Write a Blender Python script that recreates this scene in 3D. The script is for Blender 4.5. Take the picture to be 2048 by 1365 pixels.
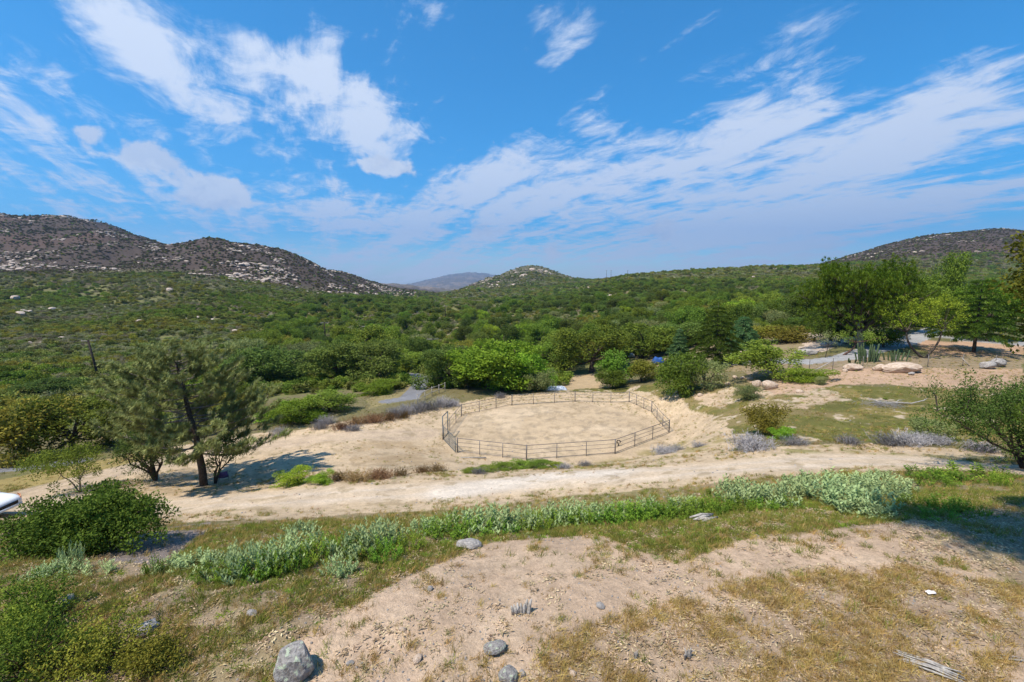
import bpy, math, random
import numpy as np
from mathutils import Vector, Matrix
R = math.radians
for o in list(bpy.data.objects): bpy.data.objects.remove(o)
scene = bpy.context.scene
COL = scene.collection
random.seed(7)

# ------------------------------------------------------------------ camera
CZ = 20.0                      # camera height above datum
PITCH = R(7.0); F = 910.0; CX = 1024.0; CY = 682.5
cam = bpy.data.cameras.new('camera'); cam.sensor_width = 36.0; cam.lens = 36.0 * F / 2048.0
cam.clip_start = 0.1; cam.clip_end = 60000
camo = bpy.data.objects.new('camera', cam); COL.objects.link(camo)
camo.location = (0, 0, CZ); camo.rotation_euler = (R(90) - PITCH, 0, 0)
scene.camera = camo

# ------------------------------------------------------------------ light
SUN_EL = R(60); SH = Vector((0.80, 0.60))            # shadows fall to the right and away
L = Vector((SH.x * math.cos(SUN_EL), SH.y * math.cos(SUN_EL), -math.sin(SUN_EL)))
sun = bpy.data.lights.new('sun', 'SUN'); sun.energy = 5.0; sun.angle = R(0.5); sun.color = (1.0, 0.925, 0.80)
suno = bpy.data.objects.new('sun', sun); COL.objects.link(suno)
suno.rotation_euler = L.to_track_quat('-Z', 'Y').to_euler(); suno.location = (-40, -40, 90)
scene.view_settings.view_transform = 'Standard'; scene.view_settings.look = 'None'
scene.view_settings.gamma = 1.0; scene.view_settings.use_curve_mapping = False
scene.view_settings.exposure = 0.50
scene.cycles.use_denoising = True
scene.cycles.max_bounces = 6; scene.cycles.diffuse_bounces = 3; scene.cycles.transmission_bounces = 3
scene.cycles.transparent_max_bounces = 4; scene.cycles.volume_bounces = 0
scene.cycles.sample_clamp_indirect = 6.0

def pix_dir(u, v):
    a = (u - CX) / F; b = (CY - v) / F
    return np.array([a, math.cos(PITCH) + b * math.sin(PITCH), -math.sin(PITCH) + b * math.cos(PITCH)])
def at(u, v, Y):
    d = pix_dir(u, v); return d * (Y / d[1]) + np.array([0, 0, CZ])
def project(P):
    P = np.asarray(P, float).reshape(-1, 3) - np.array([0, 0, CZ])
    dep = P[:, 1] * math.cos(PITCH) - P[:, 2] * math.sin(PITCH)
    up = P[:, 1] * math.sin(PITCH) + P[:, 2] * math.cos(PITCH)
    dep = np.where(dep < .05, .05, dep)
    return CX + F * P[:, 0] / dep, CY - F * up / dep

# ------------------------------------------------------------------ world: physical sky with thin cirrus and a few cumulus
world = bpy.data.worlds.new('World'); scene.world = world; world.use_nodes = True
def build_world():
    nt = world.node_tree; N = nt.nodes; K = nt.links
    for n in list(N): N.remove(n)
    def nd(t, **kw):
        n = N.new(t)
        for k, v in kw.items(): setattr(n, k, v)
        return n
    def m(op, a, b=None, c=None, clamp=False):
        n = nd('ShaderNodeMath', operation=op, use_clamp=clamp)
        for i, x in enumerate((a, b, c)):
            if x is None: continue
            if isinstance(x, (int, float)): n.inputs[i].default_value = x
            else: K.new(x, n.inputs[i])
        return n.outputs[0]
    def mr(x, a, b, lo=0.0, hi=1.0):
        n = nd('ShaderNodeMapRange', interpolation_type='SMOOTHSTEP'); K.new(x, n.inputs[0])
        for i, q in enumerate((a, b, lo, hi)):
            if isinstance(q, (int, float)): n.inputs[i + 1].default_value = q
            else: K.new(q, n.inputs[i + 1])
        return n.outputs[0]
    sky = nd('ShaderNodeTexSky', sky_type='NISHITA', sun_disc=False, sun_elevation=SUN_EL,
             sun_rotation=R(233), altitude=900, air_density=1.0, dust_density=0.35, ozone_density=2.2)
    tc = nd('ShaderNodeTexCoord'); sep = nd('ShaderNodeSeparateXYZ'); K.new(tc.outputs['Generated'], sep.inputs[0])
    x, y, z = sep.outputs
    az = m('ARCTAN2', x, y); el = m('ARCSINE', z)
    zc = m('ADD', m('MAXIMUM', z, 0.0), 0.10)
    px = m('DIVIDE', x, zc); py = m('DIVIDE', y, zc)
    # cirrus plane, streaks run towards azimuth -27 deg
    t = R(-27)
    s_al = m('ADD', m('MULTIPLY', px, math.sin(t)), m('MULTIPLY', py, math.cos(t)))
    s_ac = m('SUBTRACT', m('MULTIPLY', px, math.cos(t)), m('MULTIPLY', py, math.sin(t)))
    def comb(a, b, c=0.0):
        n = nd('ShaderNodeCombineXYZ')
        for i, q in enumerate((a, b, c)):
            if isinstance(q, (int, float)): n.inputs[i].default_value = q
            else: K.new(q, n.inputs[i])
        return n.outputs[0]
    def noise(vec, scale, detail=7, rough=.58, dist=0.0, lac=2.0):
        n = nd('ShaderNodeTexNoise'); K.new(vec, n.inputs['Vector'])
        n.inputs['Scale'].default_value = scale; n.inputs['Detail'].default_value = detail
        n.inputs['Roughness'].default_value = rough; n.inputs['Distortion'].default_value = dist
        n.inputs['Lacunarity'].default_value = lac
        return n.outputs['Fac']
    n1 = noise(comb(m('MULTIPLY', s_al, .28), s_ac, 3.1), 1.15, 11, .64, .9)
    n2 = noise(comb(m('MULTIPLY', s_al, .8), m('MULTIPLY', s_ac, 1.0), 9.4), 4.2, 9, .66, .5)
    n3 = noise(comb(m('MULTIPLY', s_al, .06), s_ac, 1.7), 5.5, 4, .55, .5)
    cir = m('ADD', m('ADD', m('MULTIPLY', n1, .46), m('MULTIPLY', n2, .38)), m('MULTIPLY', n3, .16))
    cir = m('ADD', m('MULTIPLY', m('SUBTRACT', cir, .5), 3.0), .5)
    # large scale coverage, placed in azimuth / elevation on the dome
    def blob(u, v, su, sv, rot, amp):
        d = pix_dir(u, v); a0 = math.atan2(d[0], d[1]); e0 = math.asin(d[2] / np.linalg.norm(d))
        da = m('SUBTRACT', az, a0); de = m('SUBTRACT', el, e0)
        c, s = math.cos(R(rot)), math.sin(R(rot))
        p = m('ADD', m('MULTIPLY', da, c / R(su)), m('MULTIPLY', de, s / R(su)))
        q = m('SUBTRACT', m('MULTIPLY', de, c / R(sv)), m('MULTIPLY', da, s / R(sv)))
        r = m('ADD', m('MULTIPLY', p, p), m('MULTIPLY', q, q))
        return m('MULTIPLY', m('POWER', 2.718, m('MULTIPLY', r, -1.0)), amp)
    cov = None
    for b in ((250, 60, 8, 3.0, -38, .40), (560, 115, 8, 1.8, -12, .38), (700, 235, 10, 3.8, -8, .40), (540, 280, 7, 3, 0, .12),
              (60, 150, 7, 3, -28, .20), (80, 340, 9, 2.2, -16, .17), (1110, 55, 4.5, 4, 0, .30), (1180, 230, 4, 2.5, 0, .12),
              (1600, 190, 10, 4.5, 14, .27), (1900, 190, 13, 2.6, 32, .30), (1250, 330, 14, 4.6, 10, .26), (1560, 300, 9, 4, 0, .20),
              (960, 380, 12, 3.2, 20, .30), (1750, 330, 16, 4, 15, .20), (1300, 430, 24, 4, 0, .17), (650, 430, 10, 2.6, -4, .26),
              (1000, 170, 7, 6, 0, -.16), (1330, 170, 6, 4, 0, -.10), (480, 20, 6, 4, 0, -.15), (300, 220, 8, 4, -20, -.10), (960, 270, 5, 3, 0, -.10),
              (1700, 420, 18, 3, 6, .12), (1450, 40, 9, 2.5, 10, .10)):
        q = blob(*b); cov = q if cov is None else m('ADD', cov, q)
    low = mr(el, R(16), R(0.5), 0.0, .27)                 # thicker veil towards the horizon all round
    thr = m('SUBTRACT', .615, m('ADD', cov, low))
    cir_a = mr(cir, thr, m('ADD', thr, .36))
    cir_a = m('MULTIPLY', cir_a, .92)
    # cumulus
    v3 = comb(m('MULTIPLY', az, 1.0), m('MULTIPLY', el, 1.35), .37)
    c1 = noise(v3, 11.0, 9, .58, .25); c2 = noise(v3, 34.0, 6, .55, 0)
    cum = m('ADD', m('MULTIPLY', c1, .70), m('MULTIPLY', c2, .30))
    cum = m('ADD', m('MULTIPLY', m('SUBTRACT', cum, .5), 2.6), .5)
    cc = None
    for b in ((295, 305, 3.8, 2.2, -8, .84), (172, 262, 1.5, 1.3, 0, .66), (420, 395, 3.4, 2.4, 8, 1.0), (780, 335, 4.6, 1.3, -6, .92), (500, 285, 3.5, 1.2, 0, .36),
              (1110, 510, 4.0, 2.0, 0, .60), (1300, 460, 4.0, 1.8, 0, .58), (980, 455, 5, 1.8, 0, .52), (640, 520, 6, 1.2, 0, .2), (1640, 490, 4.0, 1.6, 0, .40), (1500, 300, 4.5, 1.8, 0, .34)):
        q = blob(*b); cc = q if cc is None else m('ADD', cc, q)
    thr2 = m('SUBTRACT', .93, cc)
    cum_a = m('MULTIPLY', mr(cum, thr2, m('ADD', thr2, .30)), .95)
    cshade = noise(comb(az, m('ADD', m('MULTIPLY', el, 1.35), -.035), .37), 11.0, 6, .58, .25)   # the same field a little lower: bases stay greyer
    cs = mr(m('SUBTRACT', c1, cshade), -.07, .09, .62, 1.0)
    # colours
    hs = nd('ShaderNodeHueSaturation'); hs.inputs['Saturation'].default_value = 2.2; hs.inputs['Hue'].default_value = .494; hs.inputs['Value'].default_value = 1.27
    K.new(sky.outputs[0], hs.inputs['Color'])
    def mix(f, a, b):
        n = nd('ShaderNodeMix', data_type='RGBA')
        K.new(f, n.inputs[0])
        for i, q in ((6, a), (7, b)):
            if isinstance(q, tuple): n.inputs[i].default_value = q
            else: K.new(q, n.inputs[i])
        return n.outputs[2]
    veil = m('MULTIPLY', mr(el, R(7), R(-1)), .8)
    base = mix(veil, hs.outputs[0], (3.5, 4.5, 6.1, 1))
    c = mix(cir_a, base, (5.7, 6.1, 6.8, 1))
    cw = nd('ShaderNodeMix', data_type='RGBA'); K.new(cs, cw.inputs[0])
    cw.inputs[6].default_value = (2.9, 3.6, 5.0, 1); cw.inputs[7].default_value = (5.7, 6.0, 6.5, 1)
    c = mix(cum_a, c, cw.outputs[2])
    bg = nd('ShaderNodeBackground'); bg.inputs[1].default_value = 0.112; K.new(c, bg.inputs[0])
    out = nd('ShaderNodeOutputWorld'); K.new(bg.outputs[0], out.inputs[0])
build_world()

# ------------------------------------------------------------------ numpy helpers
def h2(ix, iy, s):
    n = (ix.astype(np.int64) * 374761393 + iy.astype(np.int64) * 668265263 + s * 974634777) & 0x7fffffff
    n = ((n ^ (n >> 13)) * 1274126177) & 0x7fffffff
    return ((n ^ (n >> 16)) & 0xffff) / 65535.0
def vnoise(x, y, s=0):
    ix = np.floor(x); iy = np.floor(y); fx = x - ix; fy = y - iy
    fx = fx * fx * fx * (fx * (fx * 6 - 15) + 10); fy = fy * fy * fy * (fy * (fy * 6 - 15) + 10)
    a = h2(ix, iy, s); b = h2(ix + 1, iy, s); c = h2(ix, iy + 1, s); d = h2(ix + 1, iy + 1, s)
    return (a + (b - a) * fx) * (1 - fy) + (c + (d - c) * fx) * fy
def fbm(x, y, s=0, o=4, g=.5):
    t = 0; am = 1; tot = 0
    for k in range(o):
        x, y = x * .80 - y * .60, x * .60 + y * .80
        t = t + am * vnoise(x + 17.3 * k, y - 9.1 * k, s + k); tot += am; am *= g; x = x * 2.03; y = y * 2.03
    return t / tot
def sst(x, a, b):
    t = np.clip((x - a) / (b - a), 0, 1); return t * t * (3 - 2 * t)
def in_poly(px, py, poly):
    r = np.zeros(np.shape(px), bool); n = len(poly)
    for i in range(n):
        x1, y1 = poly[i]; x2, y2 = poly[(i + 1) % n]
        c = ((y1 > py) != (y2 > py)) & (px < (x2 - x1) * (py - y1) / (y2 - y1 + 1e-12) + x1)
        r ^= c
    return r
def seg_dist(px, py, pts):
    best = np.full(np.shape(px), 1e9)
    for (x1, y1), (x2, y2) in zip(pts[:-1], pts[1:]):
        dx, dy = x2 - x1, y2 - y1; t = np.clip(((px - x1) * dx + (py - y1) * dy) / (dx * dx + dy * dy + 1e-9), 0, 1)
        best = np.minimum(best, np.hypot(px - x1 - t * dx, py - y1 - t * dy))
    return best

# ------------------------------------------------------------------ the lie of the land (distances and heights surveyed along bearings)
COLS = {   # bearing column : (picture row, distance ahead in metres); row + distance give a height
 -900: [(1365,4.7),(1200,6),(1120,7.6),(1060,12),(1025,24),(985,28),(955,32),(940,36),(880,48),(765,90),(700,150),(640,230),(600,320),(545,480),(535,540),(430,850),(415,920),(480,1300),(560,3000),(565,12000)],
 0:    [(1365,4.7),(1200,6),(1120,7.6),(1060,12),(1025,24),(985,28),(955,32),(940,36),(880,48),(765,90),(700,150),(640,230),(600,320),(545,480),(537,560),(430,920),(420,990),(490,1300),(560,3000),(565,12000)],
 200:  [(1365,4.7),(1200,6),(1125,7.6),(1060,11),(1028,23),(975,28),(925,35),(915,38),(880,47),(800,72),(765,90),(700,150),(640,230),(600,320),(548,480),(540,560),(450,920),(440,990),(500,1300),(560,3000),(565,12000)],
 345:  [(1365,4.7),(1200,6),(1120,7.6),(1055,11),(1025,23),(985,27),(968,30),(930,34),(905,39),(870,47),(800,72),(765,92),(700,150),(640,240),(600,340),(560,480),(547,560),(497,920),(487,1000),(520,1400),(560,3000),(565,12000)],
 440:  [(1365,4.7),(1200,6),(1110,7.7),(1050,11),(1022,22),(985,26.5),(965,30),(900,38),(870,44),(800,68),(765,88),(700,145),(645,240),(605,350),(565,480),(550,540),(484,720),(476,770),(500,860),(530,1400),(560,3000),(565,12000)],
 600:  [(1365,4.7),(1200,6),(1100,7.8),(1048,11.5),(1018,22),(972,26.5),(920,34),(860,44),(800,60),(765,85),(700,140),(650,250),(612,420),(592,520),(562,640),(516,780),(508,820),(530,920),(545,1400),(565,3000),(566,12000)],
 700:  [(1365,4.7),(1200,6),(1092,8),(1042,11.5),(1014,21.5),(968,26.3),(930,33),(840,47),(790,64),(760,85),(700,140),(655,250),(620,420),(600,600),(580,800),(558,1000),(550,1040),(565,1500),(569,3000),(570,12000)],
 790:  [(1365,4.7),(1200,6),(1088,8.1),(1038,11.5),(1012,21.5),(965,26.2),(932,33),(900,39.5),(830,50),(790,62),(760,82),(700,140),(655,250),(622,420),(606,700),(588,1000),(581,1100),(588,1500),(572,2400),(567,2600),(582,3600),(580,6000),(577,12000),(580,15000)],
 880:  [(1365,4.7),(1200,6),(1084,8.2),(1034,11.5),(1010,21),(960,26),(932,33),(915,38.5),(860,46),(812,55.5),(787,62),(760,80),(700,140),(655,240),(622,420),(608,700),(597,1000),(593,1150),(600,1500),(583,2400),(579,2600),(586,3600),(574,6000),(553,12000),(565,15000)],
 940:  [(1365,4.7),(1200,6),(1082,8.2),(1032,11.5),(1007,21),(957,26),(931,33),(918,38),(860,46),(810,56),(786,62.5),(760,80),(700,140),(652,235),(618,420),(600,700),(580,1150),(574,1350),(585,1700),(586,2600),(586,3600),(570,6000),(543,12000),(556,15000)],
 1005: [(1365,4.7),(1200,6),(1080,8.2),(1030,11.5),(1005,21),(955,26),(930,33),(920,37.8),(860,46),(809,56.2),(785,63),(760,79),(700,137),(651,228),(615,400),(598,680),(588,950),(554,1380),(547,1450),(556,1560),(600,2300),(585,6000),(552,12000),(560,15000)],
 1100: [(1365,4.7),(1200,6),(1076,8.2),(1027,11.5),(1002,21),(950,26),(927,33),(920,37.7),(860,46),(809,56.2),(784,63),(759,78),(700,131),(649,210),(610,375),(594,620),(577,920),(543,1400),(535,1480),(545,1570),(590,2100),(580,6000),(566,12000)],
 1065: [(1365,4.7),(1200,6),(1078,8.2),(1028,11.5),(1004,21),(952,26),(929,33),(921,37.7),(860,46),(809,56.2),(785,63),(760,79),(700,135),(650,220),(612,390),(597,650),(580,950),(526,1420),(517,1500),(526,1580),(600,2300),(585,6000),(560,12000),(565,15000)],
 1145: [(1365,4.7),(1200,6),(1075,8.2),(1025,11.5),(1000,20.5),(948,25.5),(925,33),(918,38),(860,46),(809,56.2),(783,63.5),(758,78),(700,128),(648,200),(608,360),(590,600),(572,900),(558,1380),(560,1500),(575,1900),(575,6000),(568,12000)],
 1250: [(1365,4.7),(1200,6),(1068,8.2),(1020,11.5),(993,20),(940,25),(920,32),(908,38.5),(860,46),(812,55.5),(785,62),(758,74),(700,110),(650,170),(600,330),(560,600),(549,720),(556,900),(570,2000),(570,12000)],
 1400: [(1365,4.7),(1200,6),(1055,8.4),(1010,11.5),(980,19),(928,24.5),(905,30),(880,37),(845,43),(800,50),(770,56),(735,66),(690,95),(640,170),(595,340),(548,640),(541,720),(550,900),(570,2000),(570,12000)],
 1550: [(1365,4.7),(1200,6),(1045,8.5),(1000,11.5),(965,18),(918,23.5),(885,28),(830,36),(790,43),(765,49),(728,60),(690,78),(640,150),(592,330),(545,620),(536,720),(545,900),(570,2000),(570,12000)],
 1700: [(1365,4.7),(1200,6),(1060,8.2),(1000,11.2),(960,17),(920,23),(870,28.5),(800,38.5),(745,50),(715,57),(690,68),(660,88),(630,150),(590,330),(548,600),(538,700),(520,1050),(505,1150),(515,1250),(570,3000),(570,12000)],
 1830: [(1365,4.7),(1200,6),(1060,8.2),(1005,11),(955,16.5),(918,22.5),(880,27),(800,38),(742,50),(712,58),(685,68),(655,88),(630,150),(590,330),(550,600),(535,720),(478,1080),(468,1160),(490,1300),(570,3000),(570,12000)],
 1980: [(1365,4.7),(1200,6),(1060,8.2),(1005,11),(955,16.5),(918,22),(880,26.5),(800,38),(742,50),(712,58),(685,68),(655,88),(630,150),(590,330),(550,600),(532,720),(462,1080),(453,1160),(480,1300),(570,3000),(570,12000)],
 2150: [(1365,4.7),(1200,6),(1060,8.2),(1005,11),(955,16.5),(918,22),(880,26.5),(800,38),(742,50),(712,58),(685,68),(655,88),(630,150),(590,330),(550,600),(532,720),(485,1080),(470,1160),(490,1300),(570,3000),(570,12000)],
 3000: [(1365,4.7),(1200,6),(1060,8.2),(1005,11),(955,16.5),(918,22),(880,26.5),(800,38),(742,50),(712,58),(685,68),(655,88),(630,150),(590,330),(550,600),(532,720),(470,1080),(455,1160),(480,1300),(570,3000),(570,12000)],
}
NA, NR = 520, 420; AMAX = 2.17; LY0, LY1 = math.log(1.5), math.log(16500)
def make_table():
    cols = sorted(COLS); ca = np.array([(c - CX) / F for c in cols])
    ly = np.linspace(LY0, LY1, NR); T = np.zeros((len(cols), NR))
    for i, c in enumerate(cols):
        pts = COLS[c]; z = []; l = []
        for v, Y in pts:
            p = at(1024, v, Y); z.append(p[2]); l.append(math.log(Y))
        T[i] = np.interp(ly, [math.log(2.0)] + l, [CZ - 4.45] + z)
    aa = np.linspace(-AMAX, AMAX, NA); G = np.zeros((NA, NR))
    for j in range(NR): G[:, j] = np.interp(aa, ca, T[:, j])
    def blur(A, ax, s):
        k = np.exp(-.5 * (np.arange(-3 * s, 3 * s + 1) / s) ** 2); k /= k.sum(); n = 3 * s
        P = np.pad(A, [(n, n) if q == ax else (0, 0) for q in (0, 1)], 'edge')
        return sum(w * (P[i:i + A.shape[0], :] if ax == 0 else P[:, i:i + A.shape[1]]) for i, w in enumerate(k))
    return blur(blur(G, 0, 3), 1, 2)
TAB = make_table()
PEN_C = (4.6, 47.0); PEN_Z = CZ - 15.0
def height(x, y):
    x = np.asarray(x, float); y = np.asarray(y, float)
    r = np.hypot(x, y); th = np.arctan2(x, y); thm = math.atan(AMAX)
    w = sst(np.abs(th), thm, math.pi)                        # behind the camera both edge profiles meet
    tc_ = np.clip(th, -thm, thm); a = np.tan(tc_); Yf = np.maximum(r * np.cos(tc_), 1.5)
    fr = (np.log(Yf) - LY0) / (LY1 - LY0) * (NR - 1); fr = np.clip(fr, 0, NR - 1.001)
    def look(a):
        fa = np.clip((a + AMAX) / (2 * AMAX) * (NA - 1), 0, NA - 1.001)
        i = fa.astype(int); j = fr.astype(int); s = fa - i; t = fr - j
        return (TAB[i, j] * (1 - s) + TAB[i + 1, j] * s) * (1 - t) + (TAB[i, j + 1] * (1 - s) + TAB[i + 1, j + 1] * s) * t
    z = look(a); z = z * (1 - .5 * w) + .5 * w * look(-a)
    back = np.where(y < 0, CZ - 4.45 + .12 * r, z); z = np.where(y < 0, z + (back - z) * sst(-y, 0, 12), z)
    # pen is graded level
    d = np.hypot((x - PEN_C[0]) * .97, y - PEN_C[1]); k = 1 - sst(d, 10.8, 15.5); z = z * (1 - k) + PEN_Z * k
    # relief
    am = np.interp(r, [0, 8, 20, 60, 150, 400, 900, 3000, 9000], [.03, .05, .10, .25, .9, 4.0, 9.0, 22, 70])
    wl = np.interp(r, [0, 20, 100, 400, 1500, 9000], [1.6, 4, 14, 60, 140, 700])
    k2 = 1 - .8 * (1 - sst(d, 9.5, 14))
    z = z + am * k2 * (fbm(x / 14, y / 14, 3) - .5) * np.clip((r - 5) / 20, .3, 1) * np.interp(r, [0, 120, 300], [1, 1, .25])
    z = z + .5 * am * (fbm(x / 65, y / 65, 11, 4, .55) - .5) * sst(r, 90, 350)
    cone = np.exp(-((x - 68) / 330) ** 2 - ((y - 1500) / 520) ** 2)
    z = z + am * (fbm(x / 230, y / 230, 23, 5, .55) - .5) * sst(r, 250, 900) * (1 - .85 * cone)
    rg = 1 - np.abs(2 * fbm(x / 120 + .3 * y / 120, y / 210, 41, 4, .5) - 1) * 2.2
    z = z + rg * np.interp(r, [0, 110, 220, 420, 800], [0, 0, 4.0, 8.0, 9.0]) * sst(-x, -60, 60)
    z = z + .07 * k2 * (fbm(x / 1.3, y / 1.3, 31, 3) - .5) * (1 - sst(r, 40, 90))
    return z
def H(x, y): return float(height(np.array([x]), np.array([y]))[0])
YS = np.exp(np.linspace(math.log(3.2), math.log(2500), 2600))
def gp(u, v):
    """where the line of sight through a picture point meets the ground"""
    d = pix_dir(u, v); X = d[0] / d[1] * YS; Z = CZ + d[2] / d[1] * YS
    hit = np.nonzero(Z <= height(X, YS))[0]
    i = hit[0] if len(hit) else len(YS) - 1
    return np.array([X[i], YS[i], H(X[i], YS[i])])
def gxy(pts): return [tuple(gp(u, v)[:2]) for u, v in pts]

# ------------------------------------------------------------------ materials
def new_mat(name):
    m = bpy.data.materials.new(name); m.use_nodes = True; nt = m.node_tree
    b = nt.nodes['Principled BSDF']; b.inputs['Specular IOR Level'].default_value = .25
    return m, nt, b
def N_(nt, t, **kw):
    n = nt.nodes.new(t)
    for k, v in kw.items(): setattr(n, k, v)
    return n
def rgba(c): return (c[0], c[1], c[2], 1)
def noise_node(nt, scale, detail=4, rough=.6, coord='Object', vec=None):
    n = N_(nt, 'ShaderNodeTexNoise'); n.inputs['Scale'].default_value = scale
    n.inputs['Detail'].default_value = detail; n.inputs['Roughness'].default_value = rough
    if vec is None:
        tc = N_(nt, 'ShaderNodeTexCoord'); vec = tc.outputs[coord]
    nt.links.new(vec, n.inputs['Vector']); return n
def mixc(nt, f, a, b, mode='MIX'):
    n = N_(nt, 'ShaderNodeMix', data_type='RGBA', blend_type=mode)
    for i, q in ((0, f), (6, a), (7, b)):
        if isinstance(q, (int, float)): n.inputs[i].default_value = q
        elif isinstance(q, tuple): n.inputs[i].default_value = rgba(q)
        else: nt.links.new(q, n.inputs[i])
    return n.outputs[2]
def ramp(nt, x, a, b):
    n = N_(nt, 'ShaderNodeMapRange'); n.inputs[1].default_value = a; n.inputs[2].default_value = b
    nt.links.new(x, n.inputs[0]); return n.outputs[0]
def plain(name, c1, c2, scale=6.0, rough=.8, bump=.0, metal=0.0, detail=5, spec=.25):
    m, nt, b = new_mat(name)
    n = noise_node(nt, scale, detail)
    nt.links.new(mixc(nt, ramp(nt, n.outputs[0], .35, .65), c1, c2), b.inputs['Base Color'])
    b.inputs['Roughness'].default_value = rough; b.inputs['Metallic'].default_value = metal
    b.inputs['Specular IOR Level'].default_value = spec
    if bump:
        bp = N_(nt, 'ShaderNodeBump'); bp.inputs['Strength'].default_value = bump; bp.inputs['Distance'].default_value = .05
        nt.links.new(n.outputs[0], bp.inputs['Height']); nt.links.new(bp.outputs[0], b.inputs['Normal'])
    return m
def foliage(name, c1, c2, trans=.30, rough=.7, spec=.08, var=.35):
    c1 = (c1[0] * 1.45, c1[1] * 1.40, c1[2] * .85); c2 = (c2[0] * 1.48, c2[1] * 1.42, c2[2] * .88)
    """c1..c2 by the per-leaf tint, brightened or dulled a little per plant"""
    m, nt, b = new_mat(name)
    at_ = N_(nt, 'ShaderNodeAttribute', attribute_name='tint')
    col = mixc(nt, at_.outputs['Fac'], c1, c2)
    oi = N_(nt, 'ShaderNodeObjectInfo')
    hs = N_(nt, 'ShaderNodeHueSaturation')
    mr = N_(nt, 'ShaderNodeMapRange'); mr.inputs[3].default_value = 1 - var; mr.inputs[4].default_value = 1 + var
    nt.links.new(oi.outputs['Random'], mr.inputs[0]); nt.links.new(mr.outputs[0], hs.inputs['Value'])
    mr2 = N_(nt, 'ShaderNodeMapRange'); mr2.inputs[3].default_value = .5 - .05 * var; mr2.inputs[4].default_value = .5 + .07 * var
    wn = N_(nt, 'ShaderNodeTexWhiteNoise', noise_dimensions='1D'); nt.links.new(oi.outputs['Random'], wn.inputs['W'])
    nt.links.new(wn.outputs[0], mr2.inputs[0]); nt.links.new(mr2.outputs[0], hs.inputs['Hue'])
    nt.links.new(col, hs.inputs['Color'])
    nt.links.new(hs.outputs[0], b.inputs['Base Color'])
    b.inputs['Roughness'].default_value = rough; b.inputs['Specular IOR Level'].default_value = spec
    tr = N_(nt, 'ShaderNodeBsdfTranslucent'); nt.links.new(hs.outputs[0], tr.inputs[0])
    mx = N_(nt, 'ShaderNodeMixShader'); mx.inputs[0].default_value = trans
    nt.links.new(b.outputs[0], mx.inputs[1]); nt.links.new(tr.outputs[0], mx.inputs[2])
    nt.links.new(mx.outputs[0], nt.nodes['Material Output'].inputs[0])
    return m
M = {}
def ground_material():
    m, nt, b = new_mat('earth')
    g = N_(nt, 'ShaderNodeAttribute', attribute_name='gcol'); rg = N_(nt, 'ShaderNodeAttribute', attribute_name='rough_amt')
    tc = N_(nt, 'ShaderNodeTexCoord'); P = tc.outputs['Object']
    n1 = noise_node(nt, 55, 5, .7, vec=P); n2 = noise_node(nt, 7, 6, .65, vec=P); n3 = noise_node(nt, .9, 6, .62, vec=P); n4 = noise_node(nt, .06, 7, .65, vec=P)
    def fac(n, lo, hi):
        q = N_(nt, 'ShaderNodeMapRange'); q.inputs[1].default_value = .3; q.inputs[2].default_value = .7
        q.inputs[3].default_value = lo; q.inputs[4].default_value = hi; nt.links.new(n.outputs[0], q.inputs[0]); return q.outputs[0]
    def mul(a, b_):
        q = N_(nt, 'ShaderNodeMath', operation='MULTIPLY'); nt.links.new(a, q.inputs[0]); nt.links.new(b_, q.inputs[1]); return q.outputs[0]
    f = mul(mul(fac(n1, .80, 1.2), fac(n2, .82, 1.18)), mul(fac(n3, .84, 1.16), fac(n4, .85, 1.15)))
    vo = N_(nt, 'ShaderNodeTexVoronoi', feature='F1'); vo.inputs['Scale'].default_value = 38; nt.links.new(P, vo.inputs['Vector'])
    q = N_(nt, 'ShaderNodeMapRange'); q.inputs[1].default_value = .16; q.inputs[2].default_value = .30; q.inputs[3].default_value = 1.28; q.inputs[4].default_value = 1.0; nt.links.new(vo.outputs['Distance'], q.inputs[0]); f = mul(f, q.outputs[0])
    n5 = noise_node(nt, 22, 4, .7, vec=P); f = mul(f, fac(n5, .84, 1.14))
    sc = N_(nt, 'ShaderNodeVectorMath', operation='SCALE'); nt.links.new(g.outputs['Color'], sc.inputs[0]); nt.links.new(f, sc.inputs['Scale'])
    nt.links.new(sc.outputs[0], b.inputs['Base Color'])
    b.inputs['Roughness'].default_value = .95; b.inputs['Specular IOR Level'].default_value = .08
    b1 = N_(nt, 'ShaderNodeBump'); b1.inputs['Distance'].default_value = .02; b1.inputs['Strength'].default_value = .7
    b2 = N_(nt, 'ShaderNodeBump'); b2.inputs['Distance'].default_value = .10; b2.inputs['Strength'].default_value = .55
    nt.links.new(n1.outputs[0], b1.inputs['Height']); nt.links.new(n2.outputs[0], b2.inputs['Height'])
    nt.links.new(b2.outputs[0], b1.inputs['Normal']); nt.links.new(b1.outputs[0], b.inputs['Normal'])
    return m
M['earth'] = ground_material()
M['bark'] = plain('bark', (.045, .032, .024), (.11, .085, .065), 9, .95, .8)
M['bark_pale'] = plain('bark_pale', (.16, .13, .11), (.30, .26, .22), 9, .95, .6)
M['bark_red'] = plain('bark_red', (.07, .035, .025), (.14, .08, .06), 9, .95, .6)
M['oak'] = foliage('oak_leaf', (.042, .072, .014), (.150, .200, .042))
M['oak_dark'] = foliage('oak_dark_leaf', (.034, .056, .018), (.110, .150, .046))
M['oak_bright'] = foliage('bright_leaf', (.060, .115, .014), (.190, .270, .038))
M['lime'] = foliage('lime_leaf', (.07, .14, .022), (.16, .28, .055))
M['olive'] = foliage('olive_leaf', (.075, .080, .018), (.20, .19, .045))
M['yellowgreen'] = foliage('yellowgreen_leaf', (.065, .072, .015), (.19, .19, .046), .35)
M['greygreen'] = foliage('greygreen_leaf', (.075, .09, .048), (.18, .205, .12))
M['grey'] = foliage('grey_twig', (.115, .11, .18), (.25, .245, .39), .1)
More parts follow.
